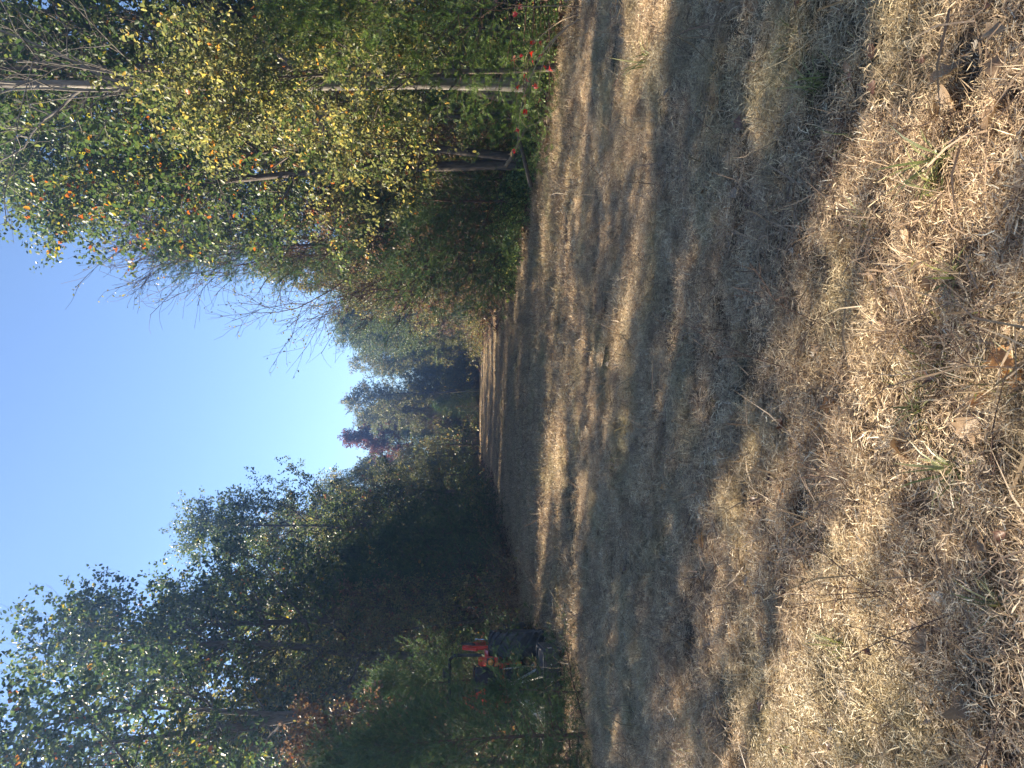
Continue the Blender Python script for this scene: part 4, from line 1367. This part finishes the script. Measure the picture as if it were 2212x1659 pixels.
TU = [tuft_mesh(700 + i, 26, 0.20, 0.009, M['greengrass']) for i in range(3)]
TU2 = [tuft_mesh(720 + i, 46, 0.17, 0.0028, M['straw']) for i in range(3)]
for px, py, s, k, lab in [
    (2070, 345, 1.0, 0, 'bright broad-bladed grass tuft at the near right'), (2045, 400, 0.8, 0, 'second broad-bladed tuft touching the bright one at the near right'),
    (2090, 590, 0.8, 0, 'green tuft in the bright near grass, right of centre'), (1890, 480, 0.7, 0, 'small green tuft by the pale upturned leaf'),
    (2060, 1020, 0.9, 0, 'dark green tuft near the bottom centre'), (1985, 880, 0.7, 0, 'pale green tuft in lit grass near the centre'),
    (1410, 130, 1.5, 0, 'green tuft in the lit strip at the far right'), (1790, 180, 0.9, 0, 'green tuft at the right in the near lit strip'),
    (1830, 1395, 0.7, 0, 'green tuft at the left by the shadow edge'), (2160, 1310, 0.7, 0, 'green tuft at the bottom edge, left'),
    (1940, 720, 1.1, 1, 'dense straw-coloured tuft in lit grass right of centre'), (2120, 830, 1.1, 1, 'splayed straw tuft near the bottom centre'),
    (1290, 640, 1.5, 1, 'shaggy dry tuft in the far lit strip'), (2010, 560, 1.0, 1, 'splayed dry tuft at the near right'),
    (1740, 440, 1.0, 1, 'dry tuft at the shadow edge on the right'), (2080, 1450, 1.0, 1, 'splayed dry tuft at the near left'),
    (1820, 1030, 1.0, 1, 'dry tuft in the lit strip at the centre')]:
    x, y = world_at(px, py)
    o = link('grass_tuft', random.choice((TU, TU2)[k]))
    o.location = (x, y, float(hgt(x, y)) + 0.015)
    o.rotation_euler = (0, 0, random.uniform(0, 6.28))
    o.scale = (s, s, s)
    tag(o, lab, 'grass tuft')


def branch_thing(px, py, pts, r, lab, mat, seed, name='fallen_branch', nb=4, cat='branch', loc=None):
    g = np.random.default_rng(seed)
    x, y = loc or world_at(px, py)
    P = np.array(pts, dtype=float)
    t = np.linspace(0, 1, 12)
    s = np.linspace(0, 1, len(P))
    Q = np.stack([np.interp(t, s, P[:, k]) for k in range(3)], -1) + g.normal(0, 0.012, (12, 3)) * np.array([1, 1, 0.7])
    Rd = (r * (1 - 0.6 * t))[None]
    parts = [tubes(Q[None], Rd, 8)]
    if nb:
        L1 = children(g, Q[None], Rd, nb, 0.3, 0.95, 0.45, (0.8, 0.2), 6, 0.12, 0.02, 0.5, 0.3, None, 0.003)
        L2 = children(g, L1[0], L1[1], 3, 0.3, 0.95, 0.2, (0.7, 0.2), 4, 0.15, 0.0, 0.6, 0.3, None, 0.002)
        parts += [tubes(L1[0], L1[1], 5), tubes(L2[0], L2[1], 4)]
    V, F = join_parts(parts)
    o = link(name, np_mesh(name, V, F, mat, smooth=True))
    o.location = (x, y, float(hgt(x, y)))
    tag(o, lab, cat)
    return o


branch_thing(0, 0, [(-1.1, 0.2, 0.25), (0.0, 0.0, 0.55), (0.9, 0.2, 0.45), (1.7, 0.4, 0.2)], 0.045, 'dark fallen limb caught in the vines under the right-hand trees', M['bark'], 31, loc=(5.1, 15.2))
branch_thing(0, 0, [(-0.8, -0.3, 0.9), (0.0, 0.0, 0.5), (0.6, 0.3, 0.08)], 0.03, 'broken branch leaning on the vines, beside the fallen limb', M['barkpale'], 32, loc=(4.7, 14.0))
branch_thing(1165, 1280, [(0, 0, 0.02), (0.3, 0.1, 0.25), (0.7, 0.1, 0.5)], 0.010, 'pale bare twig sticking up at the left edge of the grass', M['stemtan'], 33, nb=5)
branch_thing(1080, 715, [(0, 0, 0.05), (0.6, 0.2, 0.6), (1.1, 0.3, 1.3)], 0.02, 'dark bare branch leaning out at the far right edge of the grass', M['barkred'], 34, nb=8)


# a sapling at the right edge whose arching shoots carry a few red leaves
def sapling(x, y, H, lab, seed, mat, nl):
    g = np.random.default_rng(seed)
    n = 11
    ps, rs = [], []
    for s in range(5):
        a = math.pi + g.normal(0, 0.9)
        p = np.zeros((n, 3))
        p[0] = (g.normal(0, 0.05), g.normal(0, 0.05), -0.03)
        d = unit(np.array([math.cos(a) * 0.35, math.sin(a) * 0.35, 1.0]))
        for j in range(1, n):
            d = unit(d + g.normal(0, 0.05, 3) + np.array([math.cos(a), math.sin(a), -0.9]) * 0.09)
            p[j] = p[j - 1] + d * H * (0.7 + 0.1 * s) / (n - 1)
        ps.append(p)
        rs.append(0.009 * (1 - np.linspace(0, 0.85, n)))
    P, Rd = np.array(ps), np.array(rs)
    L1 = children(g, P, Rd, 5, 0.4, 1.0, 0.35, (0.7, 0.2), 5, 0.12, 0, 0.5, 0.3, None, 0.0015)
    o = empty('sapling', (x, y, float(hgt(x, y))))
    V, F = join_parts([tubes(P, Rd, 6), tubes(L1[0], L1[1], 4)])
    link('stem', np_mesh('sapling_stem', V, F, M['stemtan'], smooth=True), o)
    me = [leaf_thing_mesh(900 + i, mat) for i in range(3)]
    pos, T = along(g, L1[0], 3, 0.3)
    for i in g.permutation(len(pos))[:nl]:
        l = link('leaf', me[i % 3], o)
        l.location = pos[i]
        l.rotation_euler = (g.normal(-0.6, 0.5), g.normal(0, 0.5), g.random() * 6.28)
        k = 0.085 * g.uniform(0.7, 1.2)
        l.scale = (k, k, k)
    tag(o, lab, 'sapling')


redm = leaf_mat('sumac_leaf_red', [(0, (0.40, 0.03, 0.035)), (0.6, (0.55, 0.07, 0.05)), (1, (0.16, 0.20, 0.12))], 0.4, 0.4, 0.4, 1.5)
sapling(5.0, 10.2, 2.0, 'sapling with arching shoots and bright red leaves by the bright cedar', 51, redm, 34)
sapling(-4.35, 11.5, 2.3, 'slender sapling with a few glowing orange leaves beside the cedars before the tractor', 53, LM['gold'], 16)
sapling(5.9, 12.6, 1.5, 'smaller pale-stemmed sapling among the vines, right edge', 52, M['vine'], 30)

# individual large leaves on the nearest hickory and red-orange sprays in the left trees
hk = [o for o in COL.objects if o.get('label', '').startswith('nearest hickory')][0]
g = np.random.default_rng(61)
big = [leaf_thing_mesh(930 + i, M['yellow']) for i in range(6)]
tr0 = PROTO['yellow_a'][2]
co = np.empty(len(tr0.vertices) * 3, dtype=np.float32)
tr0.vertices.foreach_get('co', co)
co = co.reshape(-1, 3)
for i in g.integers(0, len(co), 280):
    l = link('leaf', big[int(i) % 6], hk)
    l.location = co[i]
    l.rotation_euler = (g.normal(-0.8, 0.5), g.normal(0, 0.6), g.random() * 6.28)
    k = 0.11 * g.uniform(0.7, 1.2)
    l.scale = (k, k, k)

# ------------------------------------------------------------------ added haze, tinted blue to imitate lens flare
hz = MB().box((0, 45, 8.0), (70, 110, 18.6)).build('haze', M['bark'])
hz.data.materials.clear()
hm = bpy.data.materials.new('flare_haze_air')
hm.use_nodes = True
hm.node_tree.nodes.clear()
pv = hm.node_tree.nodes.new('ShaderNodeVolumePrincipled')
pv.inputs['Color'].default_value = (0.32, 0.55, 1.0, 1)
pv.inputs['Density'].default_value = 0.0034
pv.inputs['Anisotropy'].default_value = 0.82
ho = hm.node_tree.nodes.new('ShaderNodeOutputMaterial')
hm.node_tree.links.new(pv.outputs[0], ho.inputs['Volume'])
hz.data.materials.append(hm)
tag(hz, 'added blue haze standing in for lens flare over the left trees', 'haze', kind='stuff')
